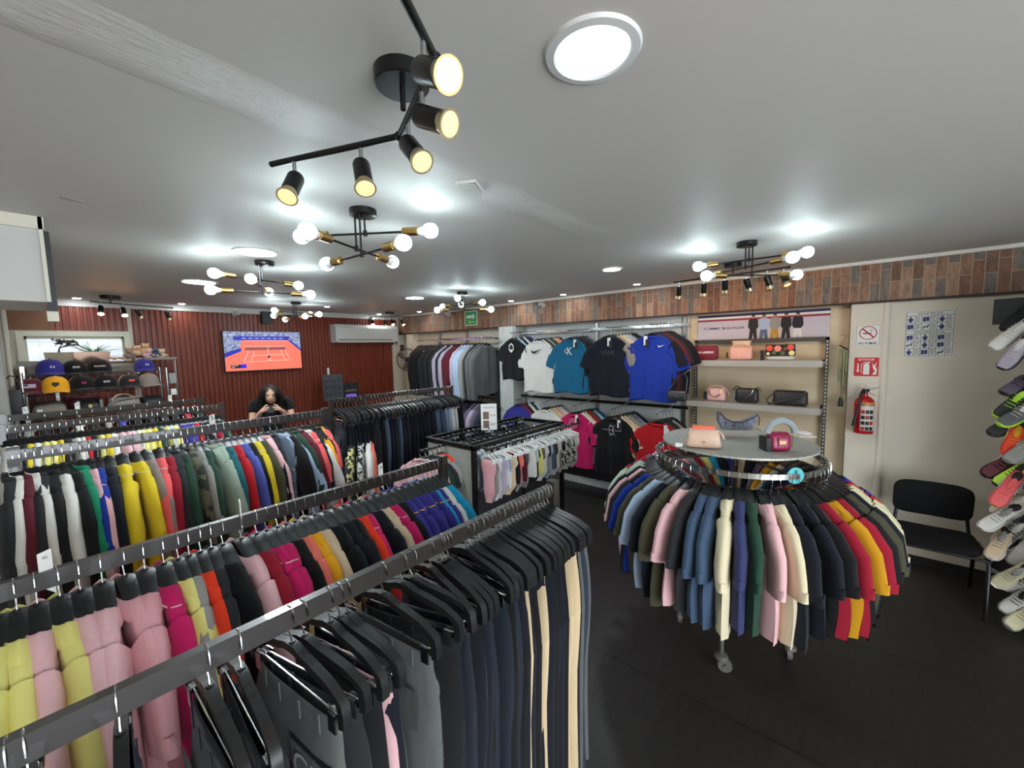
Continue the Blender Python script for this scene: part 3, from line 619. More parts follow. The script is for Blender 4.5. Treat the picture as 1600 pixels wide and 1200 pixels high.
for nm, y, n, cs in seqs:
    lb = labels(cs, 'baby garment', '%s rail of baby stand' % nm, 'left')
    for i, c in enumerate(cs):
        x = gx0+.03+(gx1-gx0-.06)*i/(n-1); rz = PI/2+RD.uniform(-.35, .35); k = i % 6 if i > 3 else (0, 0, 3, 0)[i]
        h = link('small_hanger', BH, None, (x, y, gz+.008), (0, 0, rz), whp if nm == 'front' else (whp if i % 3 and nm == 'middle' else black_pl)); link('hook', BHK, h, m=chrome)
        tag(h, 'small clip hanger holding %s on the %s baby rail' % (lb[i][1], nm), 'hanger', 'small hangers on the %s baby rail' % nm)
        o = link(['bodysuit', 'shorts', 'baby_top'][k % 3], BABY[k], None, (x, y, gz+.008), (0, 0, rz), cloth(c)); o.scale = (.95,)*3
        tag(o, lb[i][0], 'baby clothing', 'baby clothes on the %s rail' % nm)
        if nm == 'front' and i % 3 != 1: link('price_tag', TAGM, o, (.03, -.03, -.14), (0, 0, .3), tagm).scale = (.7,)*3
for i, (dx, c, l) in enumerate([(-.26, 'pink', "pink child's T-shirt, outermost on the arm of the baby stand"), (-.21, 'forest', "dark green child's T-shirt hanging at the left end of the baby stand"), (-.16, 'charcoal', "charcoal child's T-shirt between the green and grey ones"), (-.11, 'grey', "grey child's T-shirt hanging against the grey end panel"), (-.06, 'orange', "orange child's T-shirt nearest the grey end panel")]):
    x = gx0+dx; y = (gy0+gy1)/2+.05
    hanger((x, y, gz-.008), PI/2+.5, 'black hanger holding the '+l.split(',')[0].split(' hanging')[0].split(' between')[0].split(' nearest')[0], "hangers on the end arm of the baby stand", sc_=.72)
    shirt(TEE[i % 4], c, (x, y, gz-.008), PI/2+.5, l, "children's T-shirts on the end arm", name='child_shirt', sc_=.72)
# price notice in a stand on the gondola
ps = empty('price_sign', 'white price notice with two photos standing on the black baby stand', 'sign', (gx0+.50, gy0+.3, gz+.01), -.75)
MB().box((-.075, -.003, .02), (.075, .003, .27)).build('sheet', paper, ps); MB().box((-.04, -.03, 0), (.04, .03, .012)).box((-.008, -.006, .01), (.008, .006, .04)).build('holder', chrome, ps)
ph = mat('brown photo print', (128, 104, 86), .6, noise=.5, nscale=60)
for z in (.16, .075): MB().box((-.055, -.0045, z-.035), (.0, -.003, z+.035)).build('photo', ph, ps); text('$' + ('178' if z > .1 else '250'), mat('brown ink', (120, 84, 60), .6), ps, (.035, -.0045, z), .05, name='price')
text('PROMOCION', ink, ps, (0, -.0045, .235), .11, name='heading')

# ------------------------------------------------------------ round rack
RX, RY, RZ, RR = 2.90, .575, 1.295, .475
rr = empty('round_clothes_rack', 'round chrome clothes rack on casters with a perforated top shelf', 'clothes rack', (RX, RY, 0))
ring = [(RR*math.cos(a), RR*math.sin(a), RZ) for a in [2*PI*i/64 for i in range(64)]]
mb = MB()
mb.grid([[(r*math.cos(2*PI*i/64), r*math.sin(2*PI*i/64), z) for i in range(64)] for r, z in ((RR+.006, RZ-.03), (RR+.006, RZ), (RR-.006, RZ), (RR-.006, RZ-.03), (RR+.006, RZ-.03))], closed=True)
mb.build('ring_rail', mat('dull chrome', (150, 148, 142), .28, .9), rr)
pf = mat('perforated grey shelf', (176, 178, 170), .45, .2)
def perf(m):
    nt = m.node_tree; b = nt.nodes['Principled BSDF']; tc = nt.nodes.new('ShaderNodeTexCoord'); v = nt.nodes.new('ShaderNodeTexVoronoi'); v.inputs['Scale'].default_value = 70; v.inputs['Randomness'].default_value = 0
    mp = nt.nodes.new('ShaderNodeMapping'); mp.inputs['Rotation'].default_value = (0, 0, .3); nt.links.new(tc.outputs['Object'], mp.inputs[0]); nt.links.new(mp.outputs[0], v.inputs['Vector'])
    r = nt.nodes.new('ShaderNodeMapRange'); r.inputs[1].default_value = .28; r.inputs[2].default_value = .36; nt.links.new(v.outputs[0], r.inputs[0])
    mx = nt.nodes.new('ShaderNodeMix'); mx.data_type = 'RGBA'; mx.inputs[6].default_value = lin((92, 94, 90)); mx.inputs[7].default_value = lin((184, 186, 178)); nt.links.new(r.outputs[0], mx.inputs['Factor']); nt.links.new(mx.outputs[2], b.inputs['Base Color'])
perf(pf)
SZ = 1.37
MB().lathe((0, 0, 0), [(.425, SZ-.012), (.44, SZ-.012), (.44, SZ), (.0, SZ)], 72).build('top_shelf', pf, rr)
MB().lathe((0, 0, 0), [(.018, .2), (.018, SZ-.012)], 14).build('centre_pole', chrome, rr)
mb = MB()
for k in range(4):
    a = PI/4+k*PI/2+.05; mb.cyl((.02*math.cos(a), .02*math.sin(a), RZ-.015), (RR*math.cos(a), RR*math.sin(a), RZ-.015), .008, 8)
mb.build('spokes', chrome, rr)
for k in range(4):
    a = 3.2+k*PI/2; x, y = .33*math.cos(a), .33*math.sin(a)
    lg = MB().tube([(.02*math.cos(a), .02*math.sin(a), .26), (x*.8, y*.8, .24), (x, y, .19), (x, y, .10)], .013, 10).build('leg', mat('grey leg metal', (118, 116, 108), .4, .6), rr)
    w = a+1.9; cs = MB(); cs.lathe((x, y, .085), [(.012, .03), (.035, .02), (.04, .0), (.02, -.005)], 14); d = Vector((math.cos(w), math.sin(w), 0)); p = Vector((x, y, .05))
    nx = Vector((-d.y, d.x, 0)); cs.cyl(p+d*.02-nx*.014-Vector((0,0,.01)), p+d*.02+nx*.014-Vector((0,0,.01)), .04, 20); cs.cyl(p+d*.02-nx*.02-Vector((0,0,.01)), p+d*.02+nx*.02-Vector((0,0,.01)), .012, 10); cs.build('caster', mat('grey caster', (98, 96, 90), .5), lg)
# garments: clockwise as seen, starting at the far left, 46 in all
fr = ['mint', 'mint', 'black', 'pink', 'charcoal', 'blue', 'olive', 'skyblue', 'navy', 'olive', 'pink', 'charcoal', 'steelblue', 'steelblue', 'cream', 'indigo', 'forest', 'pink', 'cream', 'navy', 'navy', 'black', 'crimson', 'mustard', 'crimson', 'black', 'olive', 'navy', 'ivory', 'ivory', 'red', 'blue', 'navy']
bk = ['charcoal', 'steelblue', 'cream', 'amber', 'mauve', 'navy', 'beige', 'royal', 'black', 'cyan', 'lemon', 'crimson', 'grey', 'rose', 'mauve', 'crimson']
a0 = math.radians(104); a1 = a0+math.radians(191)      # front arc runs counter-clockwise from the far left round the near side
allc = fr+bk
lf = labels(fr, 'polo shirt', 'round rack', 'the left'); lk = labels(bk, 'shirt', 'far side of the round rack', 'the right')
for i, c in enumerate(allc):
    n = len(fr)
    a = a0+(a1-a0)*i/(n-1) if i < n else a1+(2*PI+a0-a1)*(i-n+1)/(len(bk)+1)
    l, s = (lf+lk)[i]; a += RD.uniform(-.015, .015)
    p = (RX+RR*math.cos(a), RY+RR*math.sin(a), RZ); rz = a
    if i < n: gh, gs, pl = 'hangers round the near side of the round rack', 'polo shirts round the near side of the round rack', 'near side'
    else: gh, gs, pl = 'hangers on the far side of the round rack', 'shirts on the far side of the round rack', 'far side'
    hanger(p, rz, 'black hanger holding %s, %s of round rack' % (s, pl), gh)
    shirt(POLO[(i*3) % 5], c, p, rz, l.replace(' one,', ',') if len(l.split()) > 16 else l, gs, trim={'red': 'white', 'charcoal': None}.get(c))
dv = MB().lathe((0, 0, 0), [(.045, -.0025), (.045, .0025)], 28, R=Matrix.Rotation(PI/2, 3, 'X'), sy=1).build('size_divider', mat('teal plastic', (70, 178, 186), .35), None, on(2, RZ+.01, 1231, 728), (0, 0, -.85)); dv.location = (RX+RR*math.cos(math.radians(-132)), RY+RR*math.sin(math.radians(-132)), RZ-.01)
tag(dv, 'round teal size divider on the ring of the round rack', 'size divider'); text('8', ink, dv, (0, -.004, .02), .014, name='size_number')
# ------------------------------------------------------------ T-shirt wall
TF = 4.47
tw = empty('wall_rack', 'chrome wall rack of slotted posts and bars holding the T-shirts', 'wall rack', (CX, 2.85, 0))
for y in (1.56, 2.72, 3.98): MB().box((-.045, y-2.85-.02, .1), (-.012, y-2.85+.02, 2.32)).build('slotted_post', steel, tw)
for z, m_ in ((2.235, chrome), (1.25, black_met)):
    MB().box((-.09, 1.5-2.85, z-.025), (-.065, 4.04-2.85, z+.01)).build('cross_bar', m_, tw)
MB().box((-.05, 1.5-2.85, .12), (-.02, 4.04-2.85, .4)).build('kick_board', gd, tw)
groups = [
 (3.77, 2.215, .82, ['black', 'skyblue', 'navy', 'white', 'navy', 'blue'], 'upper', 'black T-shirt with a white badge print, leftmost front shirt of the upper row'),
 (3.31, 2.205, 1.0, ['white', 'charcoal', 'taupe', 'forest', 'khaki', 'salmon', 'black'], 'upper', 'white T-shirt with a black swoosh, facing out in the upper row'),
 (2.80, 2.205, .98, ['petrol', 'black', 'navy', 'charcoal', 'mauve', 'grey'], 'upper', 'petrol blue T-shirt with white letters, facing out in the upper row'),
 (2.26, 2.215, 1.0, ['navy', 'taupe', 'khaki', 'beige', 'skyblue', 'grey', 'navy', 'black'], 'upper', 'dark navy T-shirt with a tone-on-tone print, facing out in the upper row'),
 (1.74, 2.225, 1.04, ['blue', 'navy', 'burgundy', 'charcoal', 'black', 'navy'], 'upper', 'large bright blue T-shirt, rightmost front shirt of the upper row'),
 (3.70, 1.26, .82, ['royal', 'crimson', 'navy', 'white', 'forest', 'white'], 'lower', 'royal blue T-shirt facing out at the left of the lower row'),
 (3.22, 1.26, .95, ['white', 'khaki', 'beige', 'rose', 'white', 'grey'], 'lower', 'plain white T-shirt facing out in the lower row'),
 (2.74, 1.245, .98, ['magenta', 'white', 'khaki', 'crimson', 'olive', 'skyblue', 'petrol'], 'lower', 'crimson pink T-shirt facing out in the lower row'),
 (2.20, 1.245, 1.0, ['black', 'beige', 'khaki', 'grey', 'taupe', 'paleblue', 'navy'], 'lower', 'black T-shirt with a monogram print, facing out in the lower row'),
 (1.66, 1.235, .98, ['red', 'charcoal', 'black', 'grey', 'navy'], 'lower', 'red T-shirt with a white tag, rightmost front shirt of the lower row')]
pos = ['leftmost', 'second', 'third', 'fourth', 'rightmost']
wp = mat('white print', (226, 226, 222), .6); nvp = mat('grey print', (58, 60, 78), .6)
SW = [(-.5, .12), (-.42, .0), (-.30, -.06), (-.12, -.02), (.5, .22), (-.1, -.13), (-.34, -.2), (-.5, -.14), (-.56, -.02)]
def swoosh(mb, cx, cz, w, y): 
    pts = [(-.5, .16), (-.44, .02), (-.33, -.03), (-.1, .02), (.5, .2), (-.12, -.13), (-.34, -.19), (-.50, -.13), (-.55, .0)]
    mb.prism([(cx+x*w, cz+z*w) for x, z in pts], y-.001, y)
for gi, (gy, gz_, s_, cs, row, first) in enumerate(groups):
    k = pos[gi % 5]
    ar = MB().tube([(4.99, gy, gz_+.03), (4.42, gy, gz_-.004), (4.405, gy, gz_+.012)], .006, 8).build('display_arm', chrome); tag(ar, 'chrome display arm carrying the %s shirt cluster of the %s row' % (k, row), 'display arm', 'display arms on the T-shirt wall')
    tot = {}
    for i, c in enumerate(cs):
        x = TF+.045*i; z = gz_+.0031*i+.004; rz = -PI/2+RD.uniform(-.05, .05)-(.18 if i else 0); yy = gy-.02*i; sb = s_ if i == 0 else s_*.93
        if i == 0: l = first; s = 'the front shirt'
        else: l = '%s T-shirt, %s behind the front one, %s cluster, %s wall row' % (cn(c), ordi(i), k, row); s = 'the %s shirt back' % ordi(i+1)
        hanger((x, yy, z), rz, 'black hanger of %s in the %s cluster of the %s wall row' % (s, k, row), 'hangers on the T-shirt wall', sc_=s_)
        o = shirt(FRONT[(gi+i) % 3], c, (x, yy, z), rz, l, '%s row T-shirts' % row if i else None, name='t_shirt', cat='T-shirt', sc_=sb, price=False)
        if i == 0:
            y = -.052; m2 = MB()
            if gi == 0:
                m2.prism([(-.055, -.30), (0, -.35), (.055, -.30), (.055, -.22), (0, -.18), (-.055, -.22)], y-.001, y); m2.build('print', wp, o)
                MB().prism([(-.04, -.295), (.04, -.295), (.04, -.235), (0, -.205), (-.04, -.235)], y-.002, y-.001).build('print_detail', ink, o)
            if gi == 1: swoosh(m2, 0, -.26, .17, y); m2.build('print', ink, o)
            if gi == 2: text('K', wp, o, (.015, y-.002, -.27), .07, .10, 'letter_print'); text('C', wp, o, (-.04, y-.002, -.27), .045, .055, 'letter_print')
            if gi == 3: text('VANS', nvp, o, (0, y-.002, -.30), .17, .05, 'letter_print', bold=.01)
            if gi == 4: swoosh(m2, .12, -.235, .07, y+.004); m2.build('logo', wp, o)
            if gi == 7:
                MB().lathe((0, y, -.24), [(.0, 0), (.075, 0), (.075, .002), (0, .002)], 24, R=Matrix.Rotation(PI/2, 3, 'X')).build('print', mat('faded pink print', (196, 84, 120), .7), o); MB().box((-.045, y-.005, -.255), (.045, y-.003, -.232)).build('print_band', ink, o)
            if gi == 8: text('CK', mat('grey white print', (160, 160, 165), .6), o, (0, y-.002, -.26), .08, .13, 'letter_print'); MB().tube([(-.12, y-.001, -.26), (.12, y-.001, -.26)], .004, 6).build('print_bar', mat('grey white print', (160, 160, 165), .6), o)
            if gi in (2, 3, 4, 7, 8, 9):
                tx = {2: .09, 3: .02, 4: -.05, 7: .05, 8: .09, 9: .1}[gi]
                link('price_tag', TAGM, o, (tx, -.056, -.125), m=tagm).scale = (1.1, 1, 1.3)
                link('price_tag', TAGM, o, (tx+.02, -.060, -.16), m=ink if gi != 9 else tagm).scale = (1, 1, 1.1)
# ------------------------------------------------------------ jackets and suits left of the pillar
jw = empty('wall_rack', 'chrome wall rack with two rails left of the pillar, holding jackets', 'wall rack', (4.63, 5.3, 0))
MB().box((-.012, -1.0, 2.15), (.012, .90, 2.185)).build('hang_rail', chrome, jw); MB().box((-.012, -1.0, 1.20), (.012, .6, 1.235)).build('hang_rail', black_met, jw)
mb = MB()
for y in (-.85, 0, .75): MB().box((.37, y-.02, .1), (.41, y+.02, 2.32)).box((0, y-.01, 2.15), (.38, y+.01, 2.175)).box((0, y-.01, 1.205), (.38, y+.01, 1.23)).build('slotted_post', steel, jw)
MB().box((.395, -.95, 2.07), (.41, .9, 2.09)).build('back_strip', mat('grey board', (132, 130, 122), .6), jw)
jk = ['black', 'black', 'black', 'black', 'black', 'charcoal', 'black', 'charcoal', 'black', 'charcoal', 'lilac', 'charcoal', 'lilac', 'burgundy', 'burgundy', 'lilac', 'skyblue', 'skyblue', 'grey', 'charcoal', 'stone', 'stone']
lb = labels(jk, 'jacket', 'on the upper jacket rail', 'its left'); jmap = dict(grey='lilac')
for i, c in enumerate(jk):
    y = 6.14-1.68*i/(len(jk)-1); rz = PI+RD.uniform(-.08, .08)+ (.35 if i < 2 else 0)
    rz += PI
    hanger((4.63, y, 2.185), rz, 'black hanger holding %s on the upper jacket rail' % lb[i][1], 'hangers on the upper jacket rail', sc_=1.05)
    o = shirt(LONG[i % 3], c, (4.63, y, 2.185), rz, lb[i][0], 'jackets on the upper wall rail', name='jacket', cat='jacket', sc_=1.16)
    if i < 3 or i == len(jk)-1:
        MB().tube([(-.0, -.052, -.16), (-.003, -.056, -.4), (0, -.05, -.68)], .0035, 6).build('zip', steel if i < 3 else ink, o)
    if i == 4:
        MB().tube([(-.16, -.03, -.17), (-.20, -.035, -.25), (-.22, -.03, -.36)], .006, 6).build('stripe', wp, o)
lo = ['navy', 'black', 'black', 'olive', 'black', 'black', 'black', 'charcoal', 'mauve', 'slate', 'mauve', 'lilac', 'mauve', 'slate']
lb = labels(lo, 'suit jacket', 'on the lower jacket rail', 'its left')
for i, c in enumerate(lo):
    y = 5.6-1.2*i/(len(lo)-1)
    shirt(LONG[i % 3], c, (4.63, y, 1.235), RD.uniform(-.06, .06), lb[i][0], 'suit jackets on the lower wall rail', name='suit_jacket', cat='jacket', sc_=1.1)
    hanger((4.63, y, 1.235), 0, 'black hanger holding %s on the lower jacket rail' % lb[i][1], 'hangers on the lower jacket rail', sc_=1.05)
# ------------------------------------------------------------ ceiling lamps with bare bulbs
def bulb_parts(parent, e, d, lit=True):
    """socket and bulb at the end e of a rod pointing along d"""
    R = Vector((0, 0, 1)).rotation_difference(d).to_matrix()
    so = MB().lathe(e, [(.014, -.075), (.02, -.072), (.02, -.012), (.021, 0), (.016, .002)], 14, R=R).build('socket', brass, parent)
    bu = MB().lathe(e, [(.013, 0), (.020, .02), (.028, .04)], 14, R=R).build('bulb_neck', bulbn, so)
    MB().lathe(e, [(.028, .040), (.034, .055), (.035, .068), (.031, .084), (.021, .095), (.008, .100)], 14, R=R).build('bulb_globe', bulbm, so)
def sputnik(x, y, rods, label):
    r = empty('ceiling_lamp', label, 'ceiling lamp', (x, y, CZ), group='bare bulb ceiling lamps' if False else None)
    MB().lathe((0, 0, 0), [(.06, -.032), (.065, -.028), (.065, 0)], 28).build('canopy', black_met, r)
    for k, (ang, z) in enumerate(rods):
        a = math.radians(ang); d = Vector((math.cos(a), math.sin(a), 0)); c = Vector(((.038, 0, -.038)[k], (0, .03, 0)[k], z)); c = Vector((.04*math.cos(a+2.1), .04*math.sin(a+2.1), z))
        MB().cyl((c.x, c.y, -.03), (c.x, c.y, z), .005, 8).cyl((c.x, c.y, z-.012), (c.x, c.y, z+.014), .010, 8).build('stem', black_met, r)
        ar = MB().cyl(c-d*.20, c+d*.20, .0055, 8).build('arm', black_met, r)
        for s in (-1, 1): bulb_parts(ar, c+d*s*.262, d*s)
    return r
sputnik(1.116, 1.897, [(126, -.125), (25, -.19), (93, -.225)], 'bare-bulb ceiling lamp nearest the camera, behind the black spotlight bar')
sputnik(1.191, 3.456, [(16, -.14), (62, -.19), (-16, -.23)], 'bare-bulb ceiling lamp over the third rack, near the loose round panel light')
sputnik(2.40, 5.936, [(27, -.14), (126, -.18), (90, -.22)], 'bare-bulb ceiling lamp far back, above the woman and the television')
sputnik(3.461, 3.717, [(44, -.12), (95, -.16), (137, -.22)], 'bare-bulb ceiling lamp near the green exit sign')
sputnik(3.283, .613, [(93, -.13), (62, -.18), (134, -.235)], 'bare-bulb ceiling lamp above the round rack')
sputnik(1.2, -1.6, [(16, -.14), (62, -.19), (126, -.23)], 'added bare-bulb ceiling lamp, unseen behind the viewer, brightening the front of the shop')  # extra lamp out of view, added to light the front of the room
# ------------------------------------------------------------ spotlight bars
def spot(parent, p, d, lit, warm=False):
    """swivel spotlight hanging at p and aimed along d"""
    p = Vector(p); d = Vector(d).normalized(); q = p+Vector((0, 0, -.06)); R = Vector((0, 0, 1)).rotation_difference(d).to_matrix()
    s = MB().lathe(q-d*.012, [(.006, -.004), (.023, .0), (.025, .006), (.025, .078), (.022, .079)], 18, R=R).build('spot_head', black_met, parent)
    MB().cyl(p, q+Vector((0, 0, .012)), .006, 8).ball(q, .009, n=8, m=5).build('swivel', steel, s)
    m = MB()
    prof = [(.021, .066), (.023, .078), (.030, .100), (.031, .103)]
    m.lathe(q-d*.012, prof, 24, R=R); m.build('reflector', mat('ribbed reflector glass', (206, 188, 150), .25, .6), s)
    MB().lathe(q-d*.012, [(.0, .1035), (.026, .1035), (.024, .1055), (0, .107)], 20, R=R).build('lamp_glass', warmm if lit else dimm, s)
    return s
def spotbar(label, base, pts, heads, r=.009, br=.07):
    e = empty('spotlight_bar', label, 'spotlight', (base[0], base[1], CZ)); o = Vector((base[0], base[1], CZ))
    MB().lathe((0, 0, 0), [(br-.004, -.036), (br, -.032), (br, 0)], 32).cyl((0, 0, -.03), (0, 0, pts[1][2]-CZ if False else -.09), .007, 8).build('ceiling_plate', black_met, e)
    for i in range(len(pts)-1):
        MB().cyl(Vector(pts[i])-o, Vector(pts[i+1])-o, r, 10).ball(Vector(pts[i+1])-o, r*1.5, n=10, m=6).build('bar', black_met, e)
    for p, d, lit in heads: spot(e, Vector(p)-o, d, lit)
    return e
P = [(.539, 1.446, 2.60), (.715, 1.004, 2.60), (.588, .689, 2.60), (.42, .59, 2.60)]
spotbar('large black zigzag spotlight bar in the foreground with one glowing orange lamp', (.660, .905), P,
        [((.574, 1.36, 2.60), (-.047, -.04, -.08), False), ((.668, 1.13, 2.60), (-.018, -.045, -.08), False), ((.687, .925, 2.60), (-.01, -.075, -.075), False), ((.629, .79, 2.60), (.013, -.087, -.045), False), ((.536, .662, 2.60), (-.008, -.078, -.045), True)], br=.068)
spotbar('small spotlight bar at the far left with two glowing warm lamps', (.62, 6.55), [(.45, 6.5, 2.62), (.72, 6.62, 2.62), (1.18, 6.62, 2.60)],
        [((.53, 6.5, 2.62), (-.1, -.6, -1), True), ((.72, 6.6, 2.62), (.1, -.6, -1), True), ((.85, 6.64, 2.61), (.5, .3, -1), False), ((1.12, 6.62, 2.60), (.4, .3, -1), False)], r=.007, br=.09)
spotbar('small spotlight bar in the far right corner with glowing warm lamps', (4.25, 6.5), [(4.0, 6.75, 2.62), (4.3, 6.5, 2.62), (4.55, 6.3, 2.62)],
        [((4.02, 6.72, 2.61), (-.2, -.6, -1), True), ((4.28, 6.5, 2.61), (0, -.6, -1), True), ((4.42, 6.4, 2.61), (.3, -.4, -1), True), ((4.2, 6.6, 2.61), (.3, .2, -1), False)], r=.007, br=.08)
spotbar('spotlight bar over the handbag shelves, behind the bare-bulb lamp', (4.05, .86), [(4.02, 1.36, 2.59), (3.98, 1.06, 2.59), (4.12, .80, 2.61), (4.0, .44, 2.60)],
        [((4.02, 1.31, 2.585), (.6, .25, -1), True), ((3.99, 1.08, 2.585), (.6, .2, -1), True), ((4.05, .92, 2.60), (.7, .1, -1), True), ((4.1, .76, 2.60), (.7, -.2, -1), True), ((4.05, .6, 2.60), (.4, -.3, -1), False), ((4.02, .48, 2.60), (-.3, -.4, -1), False)], r=.007, br=.07)
# ------------------------------------------------------------ flat ceiling lights
wrim = mat('white light rim', (214, 214, 212), .4); frost = mat('frosted diffuser', (222, 238, 244), .3, emit=.72)
for x, y, r, m_, l in [(.920, .508, .088, frost, 'large round white ceiling light in the foreground'), (1.045, 3.172, .115, panelm, 'round panel light with a loose rim, over the third rack'), (1.079, 4.817, .125, panelm, 'round panel light left of the second bare-bulb lamp'),
                       (3.48, 1.734, .075, panelm, 'round panel light in the open ceiling left of the lamp over the round rack'), (3.353, 4.527, .11, panelm, 'round panel light left of the exit sign lamp')]:
    e = empty('ceiling_light', l, 'ceiling light', (x, y, CZ))
    MB().lathe((0, 0, 0), [(r, -.004), (r+.004, -.010), (r+.022, -.008), (r+.026, 0)], 48).build('rim', wrim, e); MB().lathe((0, 0, 0), [(0, -.0075), (r, -.0055), (r, -.003)], 48).build('diffuser', m_, e)
w_ = ['left end of the back wall', 'back wall above the television', 'middle of the back of the ceiling', 'far right corner', 'start of the fascia', 'fascia above the T-shirts at left', 'fascia above the T-shirts at centre', 'fascia left of the round rack lamp']
for (x, y), w in zip([(.38, 7.0), (1.35, 7.0), (2.98, 6.24), (4.33, 6.98), (4.62, 6.12), (4.66, 3.95), (4.66, 3.03), (4.56, 1.96)], w_):
    e = empty('recessed_spot', 'small round recessed spot by the '+w, 'ceiling light', (x, y, CZ), group='small recessed spots')
    MB().lathe((0, 0, 0), [(.034, -.004), (.046, -.005), (.05, 0)], 24).build('rim', wrim, e); MB().lathe((0, 0, 0), [(0, -.006), (.034, -.005)], 24).build('diffuser', panelm, e)
v = empty('ceiling_vent', 'white square cover hanging slightly loose from the ceiling', 'ceiling fitting', (1.275, 1.30, CZ), .5)
MB().box((-.06, -.045, -.012), (.06, .045, 0)).build('frame', wrim, v); MB().box((-.055, -.04, -.004), (.055, .04, .0), R=Euler((.12, .1, 0)).to_matrix(), o=(0, 0, -.018)).box((-.012, -.02, -.026), (.0, .02, -.023)).build('cover', mat('cover white', (200, 198, 192), .5), v)
tp = MB().box((-.035, -.015, -.002), (.0, .015, 0)).box((.004, -.014, -.002), (.035, .012, 0)).build('tape_scrap', mat('grey tape', (158, 158, 154), .6), None, (.165, 2.682, CZ), (0, 0, .3)); tag(tp, 'grey tape scrap stuck to the ceiling at the left', 'tape')

# ------------------------------------------------------------ frames for things on the right wall (x runs right, front faces -y)
def rwall(name, label, cat, y, z, x=4.94, group=None): return empty(name, label, cat, (x, y, z), -PI/2, group)
red = mat('sign red', (196, 30, 38), .45); blue_ = mat('sign blue', (34, 36, 110), .5); green_ = mat('exit green', (20, 120, 66), .4, emit=.25)
s = rwall('no_smoking_sign', 'white no smoking sign with a red crossed circle on the pillar', 'sign', -.075, 2.04, 4.915)
MB().box((-.085, -.004, -.095), (.085, 0, .095)).build('board', paper, s)
mb = MB(); mb.tube([(-.079, -.0045, -.089), (.079, -.0045, -.089), (.079, -.0045, .089), (-.079, -.0045, .089)], .0016, 4, closed=True); mb.build('border', ink, s)
mb = MB().tube([(.058*math.cos(a), -.0045, .022+.058*math.sin(a)) for a in [i*PI/20 for i in range(40)]], .0065, 8, closed=True, flat=(1, .5)); mb.tube([(-.040, -.005, .062), (.040, -.005, -.018)], .006, 6); mb.build('prohibition_ring', red, s)
mb = MB().box((-.035, -.0045, .013), (.018, -.004, .023)).box((.022, -.0045, .013), (.026, -.004, .023)).tube([(.024, -.0045, .028), (.018, -.0045, .04), (.03, -.0045, .045), (.026, -.0045, .056), (.012, -.0045, .05)], .002, 5); mb.build('cigarette', ink, s)
text('NO FUMAR', ink, s, (0, -.0045, -.070), .125, .022, bold=.02)
s = rwall('extinguisher_sign', 'red fire extinguisher sign with a white arrow above the extinguisher', 'sign', -.075, 1.755, 4.915)
MB().box((-.085, -.004, -.085), (.085, 0, .085)).build('board', red, s)
text('EXTINTOR', paper, s, (0, -.0045, .066), .11, .018, bold=.02)
mb = MB().prism([(-.062, .03), (-.052, .03), (-.052, -.03), (-.044, -.03), (-.057, -.055), (-.070, -.03), (-.062, -.03)], -.005, -.004)
mb.prism([(-.02, -.07), (.022, -.07), (.022, .015), (.012, .028), (-.01, .028), (-.02, .015)], -.005, -.004).prism([(-.012, .032), (.02, .032), (.03, .046), (-.02, .04)], -.005, -.004).tube([(-.018, -.0045, .036), (-.034, -.0045, .02), (-.034, -.0045, -.06)], .003, 5)
mb.prism([(.04, -.07), (.07, -.07), (.074, -.02), (.062, .0), (.07, .045), (.052, .01), (.04, .04), (.046, -.01), (.06, -.04)], -.005, -.004); mb.build('pictogram', paper, s)
# extinguisher
x = rwall('fire_extinguisher', 'red fire extinguisher hung on the cream pillar', 'fire extinguisher', -.075, 1.16, 4.915)
MB().lathe((0, -.095, 0), [(.0, .0), (.068, .0), (.072, .008), (.072, .27), (.066, .30), (.045, .325), (.022, .338), (.020, .36)], 28).build('cylinder', mat('extinguisher red', (178, 24, 30), .25, coat=.4), x)
lb_ = MB(); rows = []
for z in (.03, .255): rows.append([(.0728*math.sin(a), -.095-.0728*math.cos(a), z) for a in [(-.35+i*.12) for i in range(14)]])
lb_.grid(rows); L_ = lb_.build('label', mat('instruction label', (206, 204, 196), .5), x)
for k in range(4):
    for j in range(3):
        a = -.1+j*.42; z = .05+k*.05
        MB().box((-.013, -.0015, -.016), (.013, .0, .016), R=Euler((0, 0, a)).to_matrix(), o=(.0735*math.sin(a), -.095-.0735*math.cos(a), z)).build('pictogram', ink if (k+j) % 3 else mat('label red', (170, 40, 40), .6), L_)
MB().grid([[(.073*math.sin(a), -.095-.073*math.cos(a), z) for a in [(-.35+i*.12) for i in range(14)]] for z in (.262, .285)]).build('label_band', mat('label amber', (190, 140, 70), .6), x)
v_ = MB().cyl((0, -.095, .355), (0, -.095, .40), .018, 12).box((-.02, -.11, .375), (.03, -.08, .40)).build('valve', black_met, x)
MB().prism([(-.01, .40), (.10, .425), (.105, .418), (.02, .385)], -.104, -.086).prism([(.0, .388), (.08, .345), (.078, .336), (.0, .37)], -.102, -.088).build('handle', steel, v_)
MB().tube([(-.01, -.09+.018*0, .41+.0)]+[(-.012+.02*math.cos(a), -.095, .425+.02*math.sin(a)) for a in [i*PI/6 for i in range(12)]], .0015, 5).build('safety_ring', steel, v_)
MB().tube([(-.015, -.12, .385), (-.03, -.165, .35), (-.035, -.18, .28), (-.05, -.182, .2), (-.06, -.18, .13)], .011, 10).tube([(-.06, -.18, .15), (-.066, -.18, .07)], [.011, .018], 12).build('hose', mat('black hose', (22, 24, 28), .5), x)
